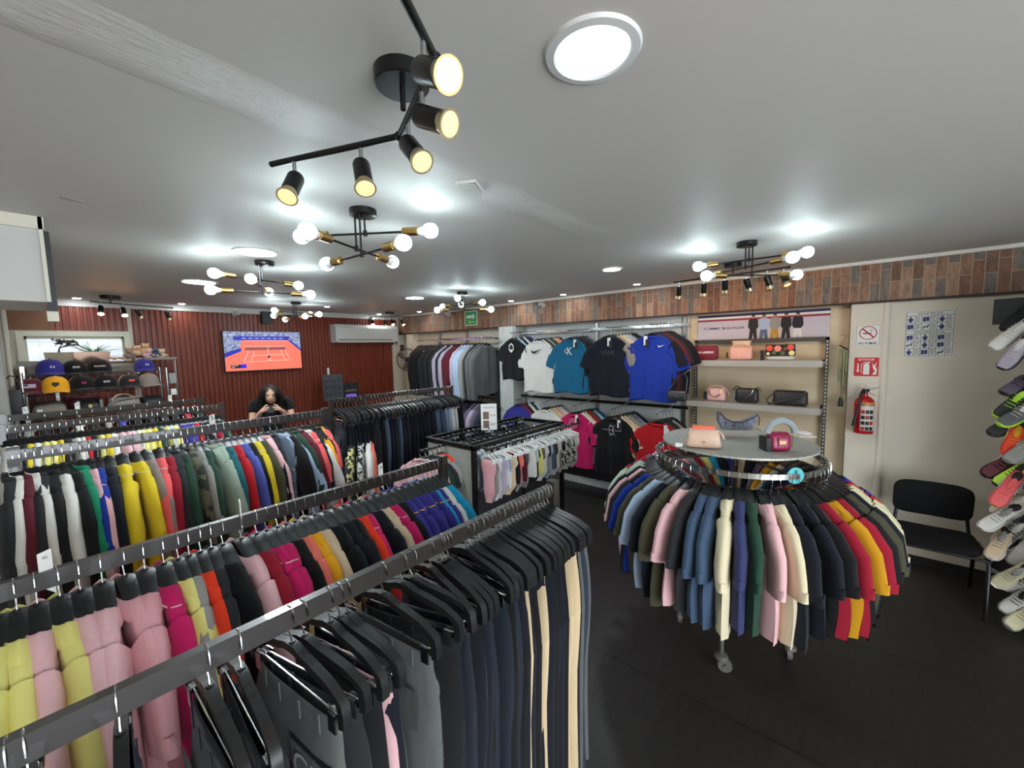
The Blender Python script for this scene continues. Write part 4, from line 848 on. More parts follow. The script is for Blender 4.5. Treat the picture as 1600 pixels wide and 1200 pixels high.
# evacuation board
s = rwall('safety_instructions', 'white board of small blue safety pictograms on the cream wall', 'sign', -.465, 2.04)
MB().box((-.15, -.003, -.2), (.15, 0, .2)).build('sheet', paper, s)
mb = MB()
def bar(x0, z0, x1, z1, t=.0015): mb.box((min(x0, x1)-t, -.004, min(z0, z1)-t), (max(x0, x1)+t, -.003, max(z0, z1)+t))
for z in (.19, .155, .093, .03, .0, -.062, -.125, -.188): bar(-.143, z, .143, z)
for x_ in (-.143, -.088, -.048, .005, .045, .1, .143):
    bar(x_, .155, x_, .03); bar(x_, 0, x_, -.188)
for z0, z1 in ((.19, .155), (.03, .0)):
    for x_ in (-.143, .143): bar(x_, z0, x_, z1)
mb.build('grid_lines', mat('sign grey ink', (70, 72, 80), .6), s)
text('SISMOS', ink, s, (0, -.0035, .172), .15, .018); text('INCENDIOS', ink, s, (0, -.0035, .015), .18, .018)
rr2 = random.Random(3)
for zi, z in enumerate((.124, .061, -.031, -.093, -.156)):
    for xi, x_ in enumerate((-.116, -.022, .072)):
        m2 = MB(); t_ = (zi*3+xi) % 5
        if t_ in (0, 2): m2.ball((x_, -.004, z+.017), (.007, .001, .007), n=8, m=4).prism([(x_-.006, z-.024), (x_+.006, z-.024), (x_+.018, z+.004), (x_+.006, z+.01), (x_-.006, z+.01), (x_-.018, z+.004)], -.0045, -.0035)
        elif t_ in (1, 3): m2.box((x_-.019, -.0045, z-.02), (x_-.001, -.0035, z+.018)).box((x_+.001, -.0045, z-.016), (x_+.019, -.0035, z+.02))
        else: m2.tube([(x_-.018, -.004, z-.015), (x_-.004, -.004, z+.004), (x_+.006, -.004, z-.008), (x_+.018, -.004, z+.016)], .005, 6)
        m2.build('pictogram', blue_, s)
        m3 = MB()
        for q in range(4): m3.box((x_+.034, -.0042, z+.018-q*.012), (x_+.034+rr2.uniform(.016, .028), -.0035, z+.022-q*.012))
        m3.build('caption', ink, s)
# exit sign on the fascia
s = rwall('exit_sign', 'green exit sign with a white arrow on the wooden fascia', 'sign', 5.06, 2.525, 4.90)
MB().box((-.15, -.006, -.125), (.15, 0, .125)).build('border', wrim, s); MB().box((-.135, -.008, -.11), (.135, -.006, .11)).build('board', green_, s)
MB().prism([(-.1, .0), (.045, .0), (.045, -.025), (.11, .025), (.045, .075), (.045, .05), (-.1, .05)], -.0095, -.008).build('arrow', paper, s)
MB().box((-.0, -.0095, -.068), (.11, -.008, -.058)).build('small_line', paper, s)
MB().prism([(-.05, -.09), (-.01, -.09), (-.01, -.045), (-.03, -.03), (-.05, -.045)], -.0095, -.008).build('house', mat('amber mark', (222, 170, 80), .5), s)
# brand banner over the bags
s = rwall('wall_banner', 'long pale lilac clothing banner with five standing people above the bag shelves', 'banner', .81, 2.165, 5.03)
hw, hh = .605, .155
MB().box((-hw, -.008, -hh), (hw, 0, hh)).build('sheet', mat('banner lilac grey', (200, 190, 200), .5), s)
nv = mat('banner navy', (30, 32, 74), .5); rd_ = mat('banner red', (150, 30, 60), .5)
MB().box((-hw, -.0095, .125), (hw, -.008, .150)).build('stripe', nv, s); MB().box((-hw, -.0095, .102), (hw, -.008, .125)).build('stripe', paper, s); MB().box((-hw, -.0095, .080), (hw, -.008, .102)).build('stripe', rd_, s)
text('TOMMY', nv, s, (-.455, -.0085, .0), .19, .026, bold=.01); text('HILFIGER', nv, s, (-.225, -.0085, .0), .20, .026, bold=.01)
MB().box((-.352, -.0095, -.012), (-.33, -.008, .012)).build('flag_mark', nv, s); MB().box((-.352, -.0105, -.006), (-.341, -.0095, .006)).build('flag_mark', paper, s)
for k, (tc_, lc) in enumerate([('black', 'black'), ('skyblue', 'washed'), ('grey', 'mustard'), ('black', 'navy'), ('navy', 'white')]):
    x_ = -.045+.098*k; xc = x_; f = MB()
    tm, lm, sk = mat('ink '+tc_, PAL[tc_], .6), mat('ink '+lc, PAL[lc], .6), mat('printed skin', (176, 132, 108), .6)
    MB().prism([(x_-.03, .09), (x_+.03, .09), (x_+.044, .07), (x_+.048, .0), (x_+.028, -.03), (x_-.028, -.03), (x_-.048, .0), (x_-.044, .07)], -.0115, -.0095).build('printed_figure', tm, s)
    MB().prism([(x_-.03, -.03), (x_+.03, -.03), (x_+.042, -.15), (x_+.012, -.15), (x_, -.06), (x_-.012, -.15), (x_-.042, -.15)], -.0115, -.0095).build('printed_figure', lm, s)
    MB().lathe((x_, -.0105, .11), [(0, 0), (.018, 0), (.018, .001), (0, .001)], 14, R=Matrix.Rotation(PI/2, 3, 'X')).build('printed_figure', sk, s)
    MB().lathe((x_, -.0125, .122), [(0, 0), (.017, 0), (.017, .001), (0, .001)], 12, R=Matrix.Rotation(PI/2, 3, 'X'), sy=.5).build('printed_figure', ink, s)
# handbag shelves
bs = rwall('shelf_unit', 'steel shelf unit with slotted dark posts holding the handbags', 'shelf', .815, 0, 4.99)
mb = MB()
for x_ in (-.60, .60):
    mb.box((x_-.014, -.03, .05), (x_+.014, 0, 2.035))
mb.build('post', mat('dark grey slotted post', (78, 76, 74), .45, .4), bs)
mb = MB()
for x_ in (-.60, .60):
    for q in range(54): mb.box((x_-.005, -.0315, .08+q*.036), (x_+.005, -.03, .098+q*.036))
mb.build('post_slots', mat('pale slot', (214, 208, 194), .6), bs)
MB().box((-.614, -.03, 2.0), (.614, 0, 2.04)).build('top_beam', mat('dark grey slotted post', (78, 76, 74), .45, .4), bs)
for z in (1.82, 1.375):
    sh = MB().box((-.60, -.33, z-.012), (.585, -.03, z)).box((-.60, -.335, z-.06), (.585, -.325, z)).box((.575, -.33, z-.06), (.585, -.03, z)).build('shelf', mat('galvanised shelf', (196, 193, 186), .3, .45), bs)
    MB().box((.585, -.04, z-.03), (.60, 0, z-.01)).box((.585, -.20, z-.025), (.592, -.03, z-.012)).build('bracket', steel, sh)
lt = {}
def leather(n, c, r=.38): return mat('leather '+n, c, r, noise=.08, nscale=40, bump=.15, bscale=90)
def bag_body(w, h, d, m, parent, round_=.03, taper=.9, puff=.25, name='bag_body'):
    rows = []; n = 24
    for i in range(9):
        t = i/8; z = h*t; k = 1-(1-taper)*t; e = 1 if 0 < i < 8 else .86
        row = []
        for j in range(n):
            a = 2*PI*j/n; c, s_ = math.cos(a), math.sin(a); p = .42
            xx = math.copysign(abs(c)**p, c)*w/2*k*e; yy = math.copysign(abs(s_)**p, s_)*d/2*(1+puff*math.sin(PI*t)*.6)*(1-.45*t**3)*e
            row.append((xx, yy, z+(.004 if i == 0 else 0)))
        rows.append(row)
    mb = MB(); mb.grid(rows, closed=True); mb.poly(rows[0]); mb.poly(rows[-1]); return mb.build(name, m, parent, ang=60)
def handbag(label, y, x, z, w, h, d, m, rz=-PI/2, **k):
    b = empty('handbag', label, 'handbag', (x, y, z), rz); bag_body(w, h, d, m, b, **k); return b
def handle(parent, x0, x1, z0, zt, m, r=.006, y=0, n=10, name='handle', dy=0):
    return MB().tube([(x0+(x1-x0)*(1-math.cos(a))/2, y+dy*math.sin(a), z0+(zt-z0)*math.sin(a)) for a in [PI*i/n for i in range(n+1)]], r, 8).build(name, m, parent)
bx = 4.80
m = leather('burgundy', (128, 36, 54)); b = handbag('quilted burgundy crossbody bag at the left of the top shelf', 1.255, bx, 1.82, .225, .155, .11, m, taper=.98, puff=.5)
text('KARL LAGERFELD', paper, b, (0, -.073, .085), .17, .022, bold=.03)
mb = MB().prism([(-.112, .15), (.112, .15), (.115, .055), (.09, .042), (-.09, .042), (-.115, .055)], -.071, -.06); mb.build('flap', m, b); handle(b, -.11, .11, .12, .17, brass, .003, name='chain_strap')
m = leather('blush', (222, 170, 156)); b = handbag('blush pink drawstring tote, middle of the top shelf', .92, bx, 1.82, .215, .15, .10, m, taper=.97, puff=.15)
MB().grid([[(.09*math.cos(a)*k_, .04*math.sin(a)*k_, z_) for a in [i*PI/10 for i in range(20)]] for k_, z_ in ((1, .14), (.9, .165), (1.0, .20), (1.02, .185))], closed=True).build('gathered_top', leather('pale gold', (226, 192, 156)), b); handle(b, -.07, .07, .13, .165, m, .005, -.055); MB().box((-.13, -.05, .02), (-.122, -.02, .08)).build('hang_tag', ink, b)
m = leather('floral dark', (30, 26, 28)); b = handbag('black floral crossbody bag on a white base, right of the top shelf', .57, bx, 1.82, .25, .15, .10, mat('white leather', (232, 226, 218), .4), taper=.98, puff=.3)
MB().prism([(-.12, .155), (.12, .155), (.127, .055), (.115, .04), (-.115, .04), (-.127, .055)], -.068, -.05).build('flap', m, b)
for (fx, fz, fc, fr) in [(-.09, .12, (232, 84, 56), .03), (-.02, .115, (236, 140, 120), .032), (.085, .125, (230, 80, 54), .03), (-.10, .065, (238, 214, 160), .016), (.095, .07, (238, 222, 150), .026), (-.05, .075, (88, 110, 60), .018), (.02, .07, (96, 104, 58), .022), (.04, .11, (110, 80, 50), .018)]:
    MB().lathe((fx, -.069, fz), [(0, .003), (fr*.5, .003), (fr, 0)], 7, R=Matrix.Rotation(PI/2, 3, 'X')).build('printed_flower', mat('petal %d%d' % (fc[0], fc[1]), fc, .5), b)
handle(b, -.12, .12, .12, .165, brass, .003, name='chain_strap'); MB().box((-.165, -.075, .0), (-.13, -.07, .10)).build('hang_tag', ink, b)
m = leather('rose', (216, 172, 172)); b = handbag('light pink boxy bag with a looped handle, left of the lower shelf', 1.155, bx, 1.375, .21, .14, .10, m, taper=.86, puff=.2)
MB().tube([(-.05, -.056, .115), (-.045, -.062, .075), (-.01, -.066, .05), (.03, -.066, .055), (.055, -.06, .085), (.06, -.055, .12)], .005, 6).build('handle', brass, b); handle(b, -.12, .13, .05, .165, m, .005, .01, name='strap'); MB().box((-.11, -.066, .015), (-.075, -.06, .10)).build('hang_tag', ink, b)
m = leather('black', (30, 30, 33)); b = handbag('small black handbag with a drooping chain, middle of the lower shelf', .855, bx, 1.375, .215, .15, .10, m, taper=.96, puff=.1)
MB().tube([(-.055, -.05, .135), (-.045, -.056, .10), (-.0, -.06, .055), (.05, -.056, .10), (.06, -.05, .14)], .004, 6).build('handle', steel, b); handle(b, -.13, -.05, .12, .165, m, .005, name='strap'); handle(b, .07, .12, .12, .16, m, .004, name='strap'); MB().box((-.12, -.058, .01), (-.103, -.05, .08)).build('hang_tag', mat('grey tag', (96, 108, 120), .5), b)
m = leather('matt black', (34, 34, 35), .5); b = handbag('wide black shoulder bag with a thick strap, right of the lower shelf', .48, bx, 1.375, .29, .145, .11, m, taper=.97, puff=.15)
MB().tube([(-.14, -.06, .11), (-.19, -.065, .05), (-.17, -.07, .012), (-.10, -.075, .03), (.06, -.078, .095), (.135, -.06, .14)], .012, 8, flat=(1, .35)).build('strap', m, b); text('LAGERFELD', steel, b, (.04, -.07, .06), .09, .008)
b = handbag('small dark grey handbag hooked at the left end of the lower shelf', on(0, 4.36, 1058, 620).y, 4.36, 1.40, .20, .115, .07, leather('grey black', (44, 45, 47)), taper=.97, puff=.2); MB().prism([(-.012, .055), (.012, .055), (0, .038)], -.045, -.042).build('logo_plate', steel, b)
MB().tube([(-.09, 0, .11), (.02, 0, .27), (.07, 0, .30), (.10, 0, .24), (.09, 0, .11)], .006, 6).build('strap', leather('grey black', (44, 45, 47)), b)
MB().tube([(.07, 0, .30), (.12, .2, .36), (.14, .62, .40)], .005, 6).build('hook_arm', chrome, b)
# bags on the round rack's top shelf
SH = SZ
def at_shelf(px, py): p = on(2, SH, px, py); return p.x, p.y
x_, y_ = at_shelf(1098, 699); m = leather('crocodile blush', (224, 186, 164)); mcro = mat('leather crocodile blush print', (226, 190, 168), .38, noise=.15, nscale=60, bump=.6, bscale=70)
b = handbag('blush embossed shoulder bag with an orange lining on the round rack shelf', y_, x_, SH, .205, .115, .075, mcro, rz=-1.2, taper=.82, puff=.25)
MB().box((-.06, -.018, .108), (.062, .018, .135)).build('lining', mat('orange lining', (232, 112, 78), .5), b); MB().tube([(.08, .0, .11), (.105, -.01, .085), (.112, -.02, .06)], .010, 8, flat=(1, .4)).build('strap', m, b); MB().tube([(-.08, .0, .115), (-.125, .01, .10), (-.14, .0, .06), (-.12, -.01, .02), (-.10, -.01, .0)], .005, 6).build('strap', mat('clear grey strap', (150, 146, 146), .3), b)
MB().prism([(-.012, .048), (.012, .048), (0, .03)], -.0475, -.045).build('logo_plate', brass, b); MB().box((-.155, -.02, .0), (-.115, .0, .022)).build('price_tag', paper, b)
x_, y_ = at_shelf(1215, 703); m = mat('magenta leather', (160, 28, 78), .35, bump=.1, bscale=80)
b = handbag('magenta box bag with letters and a wrapped grey strap on the round rack shelf', y_, x_, SH, .115, .105, .085, m, rz=-.95, taper=.99, puff=.05)
MB().tube([(-.052, -.047, .02), (-.052, -.047, .095), (.052, -.047, .095), (.052, -.047, .02)], .0025, 6).build('zip', brass, b); MB().box((-.022, -.049, .03), (.026, -.046, .08)).build('logo_frame', mat('old rose plate', (140, 52, 84), .5), b); text('DKNY', brass, b, (.002, -.0495, .055), .036, .02)
handle(b, -.06, .09, .10, .175, mat('wrapped grey strap', (150, 158, 162), .35, bump=.6, bscale=40), .019, .0, name='strap', n=12); MB().box((-.085, -.045, .0), (-.06, .04, .08)).build('hang_tag', ink, b)
x_, y_ = at_shelf(1150, 683)
dr = empty('display_riser', 'clear acrylic riser on the round rack shelf', 'display stand', (x_, y_, SH), -1.05); ac = mat('clear acrylic', (225, 232, 232), .06, trans=.85, spec=.6, alpha=.6)
MB().box((-.14, -.05, .055), (.14, .05, .06)).box((-.14, -.05, 0), (-.135, .05, .055)).box((.135, -.05, 0), (.14, .05, .055)).build('riser', ac, dr)
m = mat('grey checked leather', (120, 126, 140), .45, noise=.5, nscale=60, c2=(60, 66, 88))
b = handbag('grey checked crescent handbag on the acrylic riser', y_, x_, SH+.06, .22, .01, .05, m, rz=-1.05)
for o_ in list(b.children): bpy.data.objects.remove(o_)
MB().prism([(-.09, 0), (.085, 0), (.115, .055), (.12, .1), (.09, .075), (.03, .045), (-.03, .045), (-.08, .07), (-.115, .115), (-.115, .05)], -.03, .03).build('bag_body', m, b)
MB().tube([(.118, -.031, .1), (.09, -.031, .076), (.03, -.031, .046), (-.03, -.031, .046), (-.08, -.031, .071), (-.114, -.031, .114)], .004, 6).build('edge_trim', mat('navy trim', (40, 44, 66), .5), b)
MB().tube([(.12, 0, .1), (.14, 0, .07), (.135, 0, .02)], .004, 6).build('key_strap', brass, b)
x_, y_ = at_shelf(1255, 682); fl = MB().box((-.07, -.05, 0), (.07, .05, .004)).ball((0, 0, .012), (.06, .045, .012)).build('wrapping_paper', mat('crinkled white paper', (226, 216, 214), .6, bump=.8, bscale=30), None, (x_+.06, y_, SH), (0, 0, .4)); tag(fl, 'crinkled pale wrapping paper at the right of the round rack shelf', 'paper')
# wind chime on the pillar's left
c = rwall('wind_chime', 'wind chime of green tubes with a black striker left of the pillar', 'wind chime', .095, 1.62, 4.95)
MB().tube([(-.02, .0, .43), (.03, -.02, .43), (-.02, -.06, .34)], .0015, 4).tube([(-.0, -.06, .34), (0, -.06, -.17)], .001, 4).build('cord', ink, c)
MB().lathe((0, -.06, .31), [(.04, 0), (.042, .012), (.0, .014)], 16, R=Euler((0, .55, 0)).to_matrix()).build('top_disc', black_pl, c)
for k in range(5):
    a = k*2*PI/5; MB().cyl((.026*math.cos(a), -.06+.026*math.sin(a), .30), (.026*math.cos(a), -.06+.026*math.sin(a), .02-.03*k+.06), .0075, 10).build('tube', mat('sage green tube', (120, 134, 96), .35, .5), c)
MB().lathe((0, -.06, -.24), [(.022, 0), (.013, .085), (0, .087)], 14).build('striker', black_pl, c)
# cameras, speaker
def camera_thing(x, y, z, rz, label, c=(190, 186, 178)):
    e = empty('security_camera', label, 'security camera', (x, y, z), rz)
    MB().cyl((0, 0, 0), (0, -.05, -.02), .015, 10).lathe((0, -.05, -.035), [(.028, -.05), (.034, -.045), (.034, .05), (.030, .055)], 18, R=Euler((PI/2-.25, 0, 0)).to_matrix()).build('housing', mat('camera shell', c, .4), e)
    MB().lathe((0, -.10, -.048), [(0, .0), (.026, .0), (.024, -.004)], 16, R=Euler((PI/2-.25, 0, 0)).to_matrix()).build('lens', ink, e)
camera_thing(2.01, CY-.02, 2.64, .3, 'security camera on the ribbed wall above the television'); camera_thing(4.31, CY-.02, 2.66, -.3, 'security camera above the air conditioner')
camera_thing(4.90, 5.6, 2.66, -PI/2, 'security camera on the fascia left of the exit sign'); camera_thing(4.90, 3.52, 2.65, -PI/2, 'security camera on the fascia above the pillar by the T-shirts')
s = empty('wall_speaker', 'black loudspeaker high on the ribbed wall', 'speaker', (2.43, CY-.02, 2.475))
MB().box((-.07, -.11, 0), (.07, 0, .185)).build('cabinet', black_pl, s); MB().lathe((0, -.112, .06), [(0, .0), (.042, 0), (.046, -.004)], 20, R=Euler((PI/2, 0, 0)).to_matrix()).lathe((0, -.112, .14), [(0, .0), (.02, 0), (.024, -.004)], 16, R=Euler((PI/2, 0, 0)).to_matrix()).build('cone', mat('speaker cone', (48, 50, 54), .6), s)

# ------------------------------------------------------------ television
tv = empty('television', 'wall television showing a clay court tennis match', 'television', (2.372, CY-.09, 1.735), 0)
W2, H2 = .555, .62
MB().box((-W2, 0, 0), (W2, .04, H2)).box((-.2, .04, .2), (.2, .07, .42)).build('casing', black_pl, tv)
def em(n, c, e=.8, **k): return mat('screen '+n, c, .4, emit=e*.62, **k)
crowd = mat('screen crowd', (176, 182, 206), .5, noise=.8, nscale=26, c2=(48, 56, 110)); b_ = crowd.node_tree.nodes['Principled BSDF']; crowd.node_tree.links.new(crowd.node_tree.nodes['Mix'].outputs[2], b_.inputs['Emission Color']); b_.inputs['Emission Strength'].default_value = .45
def U(u, v): return (-W2+.012+u*(2*W2-.024), .012+(1-v)*(H2-.024))
def pl(pts, y0, k): mb.prism([U(*p) for p in pts], y0-.0004, y0, k)
mb = MB(); pl([(0, 0), (1, 0), (1, 1), (0, 1)], -.0005, 0)
pl([(.0, .64), (.16, .52), (.22, .22), (.82, .22), (1, .5), (1, 1), (0, 1)], -.001, 1)
pl([(.12, .12), (.84, .12), (.83, .22), (.11, .22)], -.0014, 2); pl([(.0, .55), (.08, .48), (.2, .42), (.2, .5), (.02, .64), (0, .65)], -.0014, 2); pl([(.82, .22), (.86, .22), (1, .46), (1, .52)], -.0014, 2)
pl([(.25, .40), (.78, .40), (.78, .48), (.25, .48)], -.0014, 3)
def ln(a, b, w=.004):
    dx, dy = b[0]-a[0], (b[1]-a[1])*.56; l = math.hypot(dx, dy); nx, ny = -dy/l*w, dx/l*w/.56
    pl([(a[0]+nx, a[1]+ny), (b[0]+nx, b[1]+ny), (b[0]-nx, b[1]-ny), (a[0]-nx, a[1]-ny)], -.0018, 4)
for a, b2 in (((.24, .39), (.78, .39)), ((.25, .78), (.82, .76)), ((.29, .50), (.22, .78)), ((.36, .50), (.31, .78)), ((.71, .48), (.77, .76)), ((.77, .48), (.84, .76)), ((.54, .40), (.545, .64)), ((.33, .62), (.74, .61)), ((.26, .23), (.8, .23))): ln(a, b2)
pl([(.06, .84), (.18, .84), (.18, .93), (.06, .93)], -.002, 5); pl([(.18, .84), (.25, .84), (.25, .93), (.18, .93)], -.002, 6); pl([(.07, .855), (.15, .855), (.15, .87), (.07, .87)], -.0024, 4); pl([(.07, .90), (.11, .90), (.11, .915), (.07, .915)], -.0024, 4)
pl([(.535, .62), (.56, .62), (.56, .70), (.535, .70)], -.002, 5); pl([(.54, .70), (.565, .70), (.57, .76), (.545, .76)], -.002, 4)
for q in range(7): pl([(.22+q*.08, .16), (.27+q*.08, .16), (.27+q*.08, .18), (.22+q*.08, .18)], -.0018, 7)
mb.build('screen', [crowd, em('clay', (224, 110, 88), .75), em('blue', (30, 36, 160), .7), em('net', (150, 70, 76), .6), em('line', (240, 170, 160), .8), em('black', (20, 20, 40), .3), em('score blue', (20, 20, 220), .8), em('white blue', (160, 170, 240), .8)], tv, smooth=False)
# air conditioner
ac_ = empty('air_conditioner', 'white split air conditioner on the ribbed wall', 'air conditioner', (4.10, CY-.02, 2.16), 0)
acm = mat('air conditioner white', (206, 204, 198), .3)
MB().prism([(0, 0), (0, 0)], 0, 0) if False else None
mb = MB(); pr = [(0, .02), (-.12, .0), (-.2, .03), (-.215, .10), (-.21, .27), (-.17, .33), (0, .335)]
mb.add([(x0, y, z) for x0 in (-.63, .63) for y, z in pr], [tuple(range(7)), tuple(range(7, 14))[::-1]]+[(i, (i+1) % 7, (i+1) % 7+7, i+7) for i in range(7)]); mb.build('body', acm, ac_, ang=30)
MB().box((-.58, -.214, .05), (.5, -.19, .062)).build('air_slot', ink, ac_); MB().box((-.60, -.212, .012), (.56, -.15, .028)).build('louver', acm, ac_)
mb = MB()
for q in range(24): mb.box((-.58+q*.05, -.16, .332), (-.55+q*.05, -.02, .338))
mb.build('intake_grille', mat('grille grey', (120, 120, 118), .5), ac_)
MB().tube([(.60, -.05, .05), (.66, -.05, .0), (.66, -.04, -.1)], .02, 8).build('pipe_cover', acm, ac_)
# posters and small sign on the back wall
p_ = empty('notice_board', 'grey board of faint drawings leaning by the ribbed wall', 'board', (3.27, CY-.42, 1.17), -.25); 
MB().box((-.16, -.01, 0), (.16, .01, .45)).build('panel', mat('slate board', (74, 76, 80), .6, noise=.4, nscale=14, c2=(48, 50, 54)), p_)
rr3 = random.Random(5)
for i in range(12): MB().lathe((-.11+.073*(i % 4), -.0115, .12+.11*(i//4)), [(0, 0), (.026, 0), (.02, .002)], 6, R=Matrix.Rotation(PI/2, 3, 'X')).build('drawing', mat('dark drawing', (46, 48, 52), .7), p_)
MB().box((-.02, .0, -1.17), (.02, .02, 0)).box((-.15, -.12, -1.17), (.15, .14, -1.15)).build('stand', black_met, p_)
k_ = empty('counter_sign', 'small black sign with purple lettering standing by the ribbed wall', 'sign', (3.62, CY-.35, 1.16), -.2)
MB().box((-.13, -.012, 0), (.13, .012, .29)).build('panel', black_pl, k_); MB().box((-.09, -.014, .04), (.09, -.012, .085)).build('purple_band', mat('purple strip', (112, 84, 190), .4, emit=.4), k_)
for q in range(8): MB().box((-.1+q*.026, -.0135, .13), (-.084+q*.026, -.012, .16+.01*(q % 3))).build('lettering', mat('faded sign letters', (120, 112, 110), .6), k_)
MB().box((-.02, -.01, -1.16), (.02, .01, 0)).box((-.14, -.12, -1.16), (.14, .12, -1.14)).build('stand', black_met, k_)
sw_ = MB().box((-.018, -.03, 0), (.018, 0, .12)).build('wall_switch', whp, None, (3.38, CY-.02, 1.60)); tag(sw_, 'small white switch box above the slate board on the ribbed wall', 'switch')

# ------------------------------------------------------------ wall fan left of the jackets
fn = empty('wall_fan', 'round black wall fan beside the black jackets', 'fan', (4.66, 6.60, 1.82), -1.05)
mb = MB()
for r in (.05, .09, .13, .17, .205): mb.tube([(r*math.cos(a), -.05-.05*(1-(r/.21)**2), r*math.sin(a)) for a in [i*PI/14 for i in range(28)]], .0016, 4, closed=True)
for q in range(20):
    a = q*PI/10; mb.tube([(.03*math.cos(a), -.1, .03*math.sin(a)), (.14*math.cos(a), -.085, .14*math.sin(a)), (.21*math.cos(a), -.03, .21*math.sin(a))], .0013, 4)
mb.build('guard', black_met, fn); MB().tube([(.212*math.cos(a), -.02, .212*math.sin(a)) for a in [i*PI/18 for i in range(36)]], .009, 6, closed=True).build('rim', black_met, fn)
for q in range(3):
    a = q*2.094+.4; MB().prism([(.03*math.cos(a), .03*math.sin(a)), (.19*math.cos(a-.4), .19*math.sin(a-.4)), (.195*math.cos(a+.2), .195*math.sin(a+.2)), (.1*math.cos(a+.5), .1*math.sin(a+.5))], -.045, -.04).build('blade', mat('smoked blade', (92, 84, 82), .3), fn)
MB().cyl((0, -.03, 0), (0, .08, 0), .05, 16).tube([(0, .06, 0), (.02, .12, -.1), (.02, .16, -.25)], .015, 8).box((-.06, .1, -.30), (.1, .19, -.22)).build('motor', black_pl, fn); MB().box((-.13, -.03, .17), (-.06, .0, .29)).build('remote_holder', black_pl, fn)
for o_ in (fn,): o_.rotation_euler = (0, 0, -1.05)
# ------------------------------------------------------------ cap shelves at the window
HY0, HY1, HX0, HX1 = 6.35, 6.75, -.10, 1.02
hs = empty('wire_shelf', 'chrome wire shelf unit below the window holding caps and bags', 'shelf', ((HX0+HX1)/2, (HY0+HY1)/2, 0)); hx, hy = (HX1-HX0)/2, (HY1-HY0)/2
for sx in (-1, 1):
    for sy in (-1, 1): MB().cyl((sx*hx, sy*hy, 0), (sx*hx, sy*hy, 1.86), .0125, 10).build('post', chrome, hs)
def wire_shelf(z, y0=-hy, y1=hy):
    mb = MB()
    for y in (y0, y1):
        mb.tube([(-hx, y, z), (hx, y, z)], .004, 6).tube([(-hx, y, z-.03), (hx, y, z-.03)], .004, 6)
        mb.tube([(-hx+2*hx*i/28, y, z-(.03 if i % 2 else 0)) for i in range(29)], .0025, 5)
    for sx in (-1, 1): mb.tube([(sx*hx, y0, z), (sx*hx, y1, z)], .004, 6)
    for i in range(23): mb.tube([(-hx+2*hx*i/22, y0, z), (-hx+2*hx*i/22, y1, z)], .0018, 4)
    return mb.build('wire_shelf_deck', chrome, hs)
wire_shelf(1.655); wire_shelf(1.82, .0); wire_shelf(1.40); wire_shelf(.25)
def cap(label, x, y, z, front, crown, brim, rz=0, deco=None, s=1.0):
    e = empty('baseball_cap', label, 'cap', (x, y, z), rz, None); e.scale = (s,)*3; n = 20
    def crow(a0_, a1_, mname, m):
        rows = []
        for i in range(8):
            t = i/7; el = t*PI/2; r = math.cos(el)**.8; zz = .115*math.sin(el)**.85
            rows.append([(.088*r*math.cos(a0_+(a1_-a0_)*j/n), .10*r*math.sin(a0_+(a1_-a0_)*j/n), .012+zz) for j in range(n+1)])
        return MB().grid(rows).build(mname, m, e, ang=70)
    crow(-PI*.94, -PI*.06, 'front_panel', cloth(front)); crow(-PI*.06, PI*1.06, 'crown', cloth(crown))
    rows = []
    for rr_ in (0, .5, 1):
        rows.append([((.088+.004*rr_)*math.cos(a)*(1-.08*rr_), (.10*math.sin(a)-.072*rr_*abs(math.sin(a))**.7), .014-.012*rr_-.018*abs(math.cos(a))**2*rr_) for a in [-PI+PI*j/18 for j in range(19)]])
    rows2 = [[(p[0], p[1], p[2]-.004) for p in r] for r in rows]
    MB().grid(rows+rows2[::-1]+[rows[0]]).build('brim', cloth(brim), e, ang=60); MB().ball((0, 0, .128), .007, n=8, m=5).build('button', cloth(crown), e)
    if deco:
        k, c_ = deco; m = mat('cap print '+c_, PAL[c_], .6) if c_ in PAL else paper; R = Euler((-.35, 0, 0)).to_matrix()
        if k == 'rect': MB().box((-.035, -.0015, -.018), (.035, .002, .018), R=R, o=(0, -.094, .062)).build('patch', m, e); MB().box((-.033, -.003, .0), (-.012, 0, .014), R=R, o=(0, -.094, .062)).build('patch', cloth('navy'), e)
        elif k == 'rect2': MB().add([R @ Vector(p)+Vector((0, -.096, .062)) for p in [(-.026, -.002, .006), (-.012, -.002, .014), (.0, -.002, .009), (.014, -.002, .014), (.027, -.002, .004), (.016, -.002, -.010), (-.002, -.002, -.006), (-.018, -.002, -.012)]], [tuple(range(8))]).build('embroidery', m, e)
        elif k == 'shield': MB().add([R @ Vector(p)+Vector((0, -.096, .06)) for p in [(-.02, -.001, .018), (.02, -.001, .018), (.022, -.001, -.005), (0, -.001, -.024), (-.022, -.001, -.005)]], [(0, 1, 2, 3, 4)]).build('patch', m, e)
        else:
            t = text(k, m, e, (0, -.097, .062), min(.08, .014*len(k)+.012), .02 if len(k) < 4 else .013, 'cap_lettering', rot=(PI/2-.35, 0, 0), bold=.02)
    return e
def hat_xy(px, y): p = on(1, y, px, 600); return p.x
zt_, zl_ = 1.824, 1.659
cap('royal blue cap with a small white emblem, left on the top row', hat_xy(82, 6.6), 6.60, zt_+.01, 'royal', 'royal', 'royal', .1, ('N', 'white'), 1.25)
cap('black cap with grey script embroidery on the top row', hat_xy(120, 6.6), 6.60, zt_, 'black', 'black', 'black', .05, ('rect2', 'grey'), 1.2)
cap('black cap with a white word across the front, top row', hat_xy(158, 6.6), 6.60, zt_+.005, 'black', 'black', 'black', 0, ('COLUMBIA', 'white'), 1.2)
cap('royal blue cap with a small white emblem, right end of the top row', hat_xy(228, 6.6), 6.60, zt_+.01, 'royal', 'royal', 'royal', .15, ('N', 'white'), 1.1)
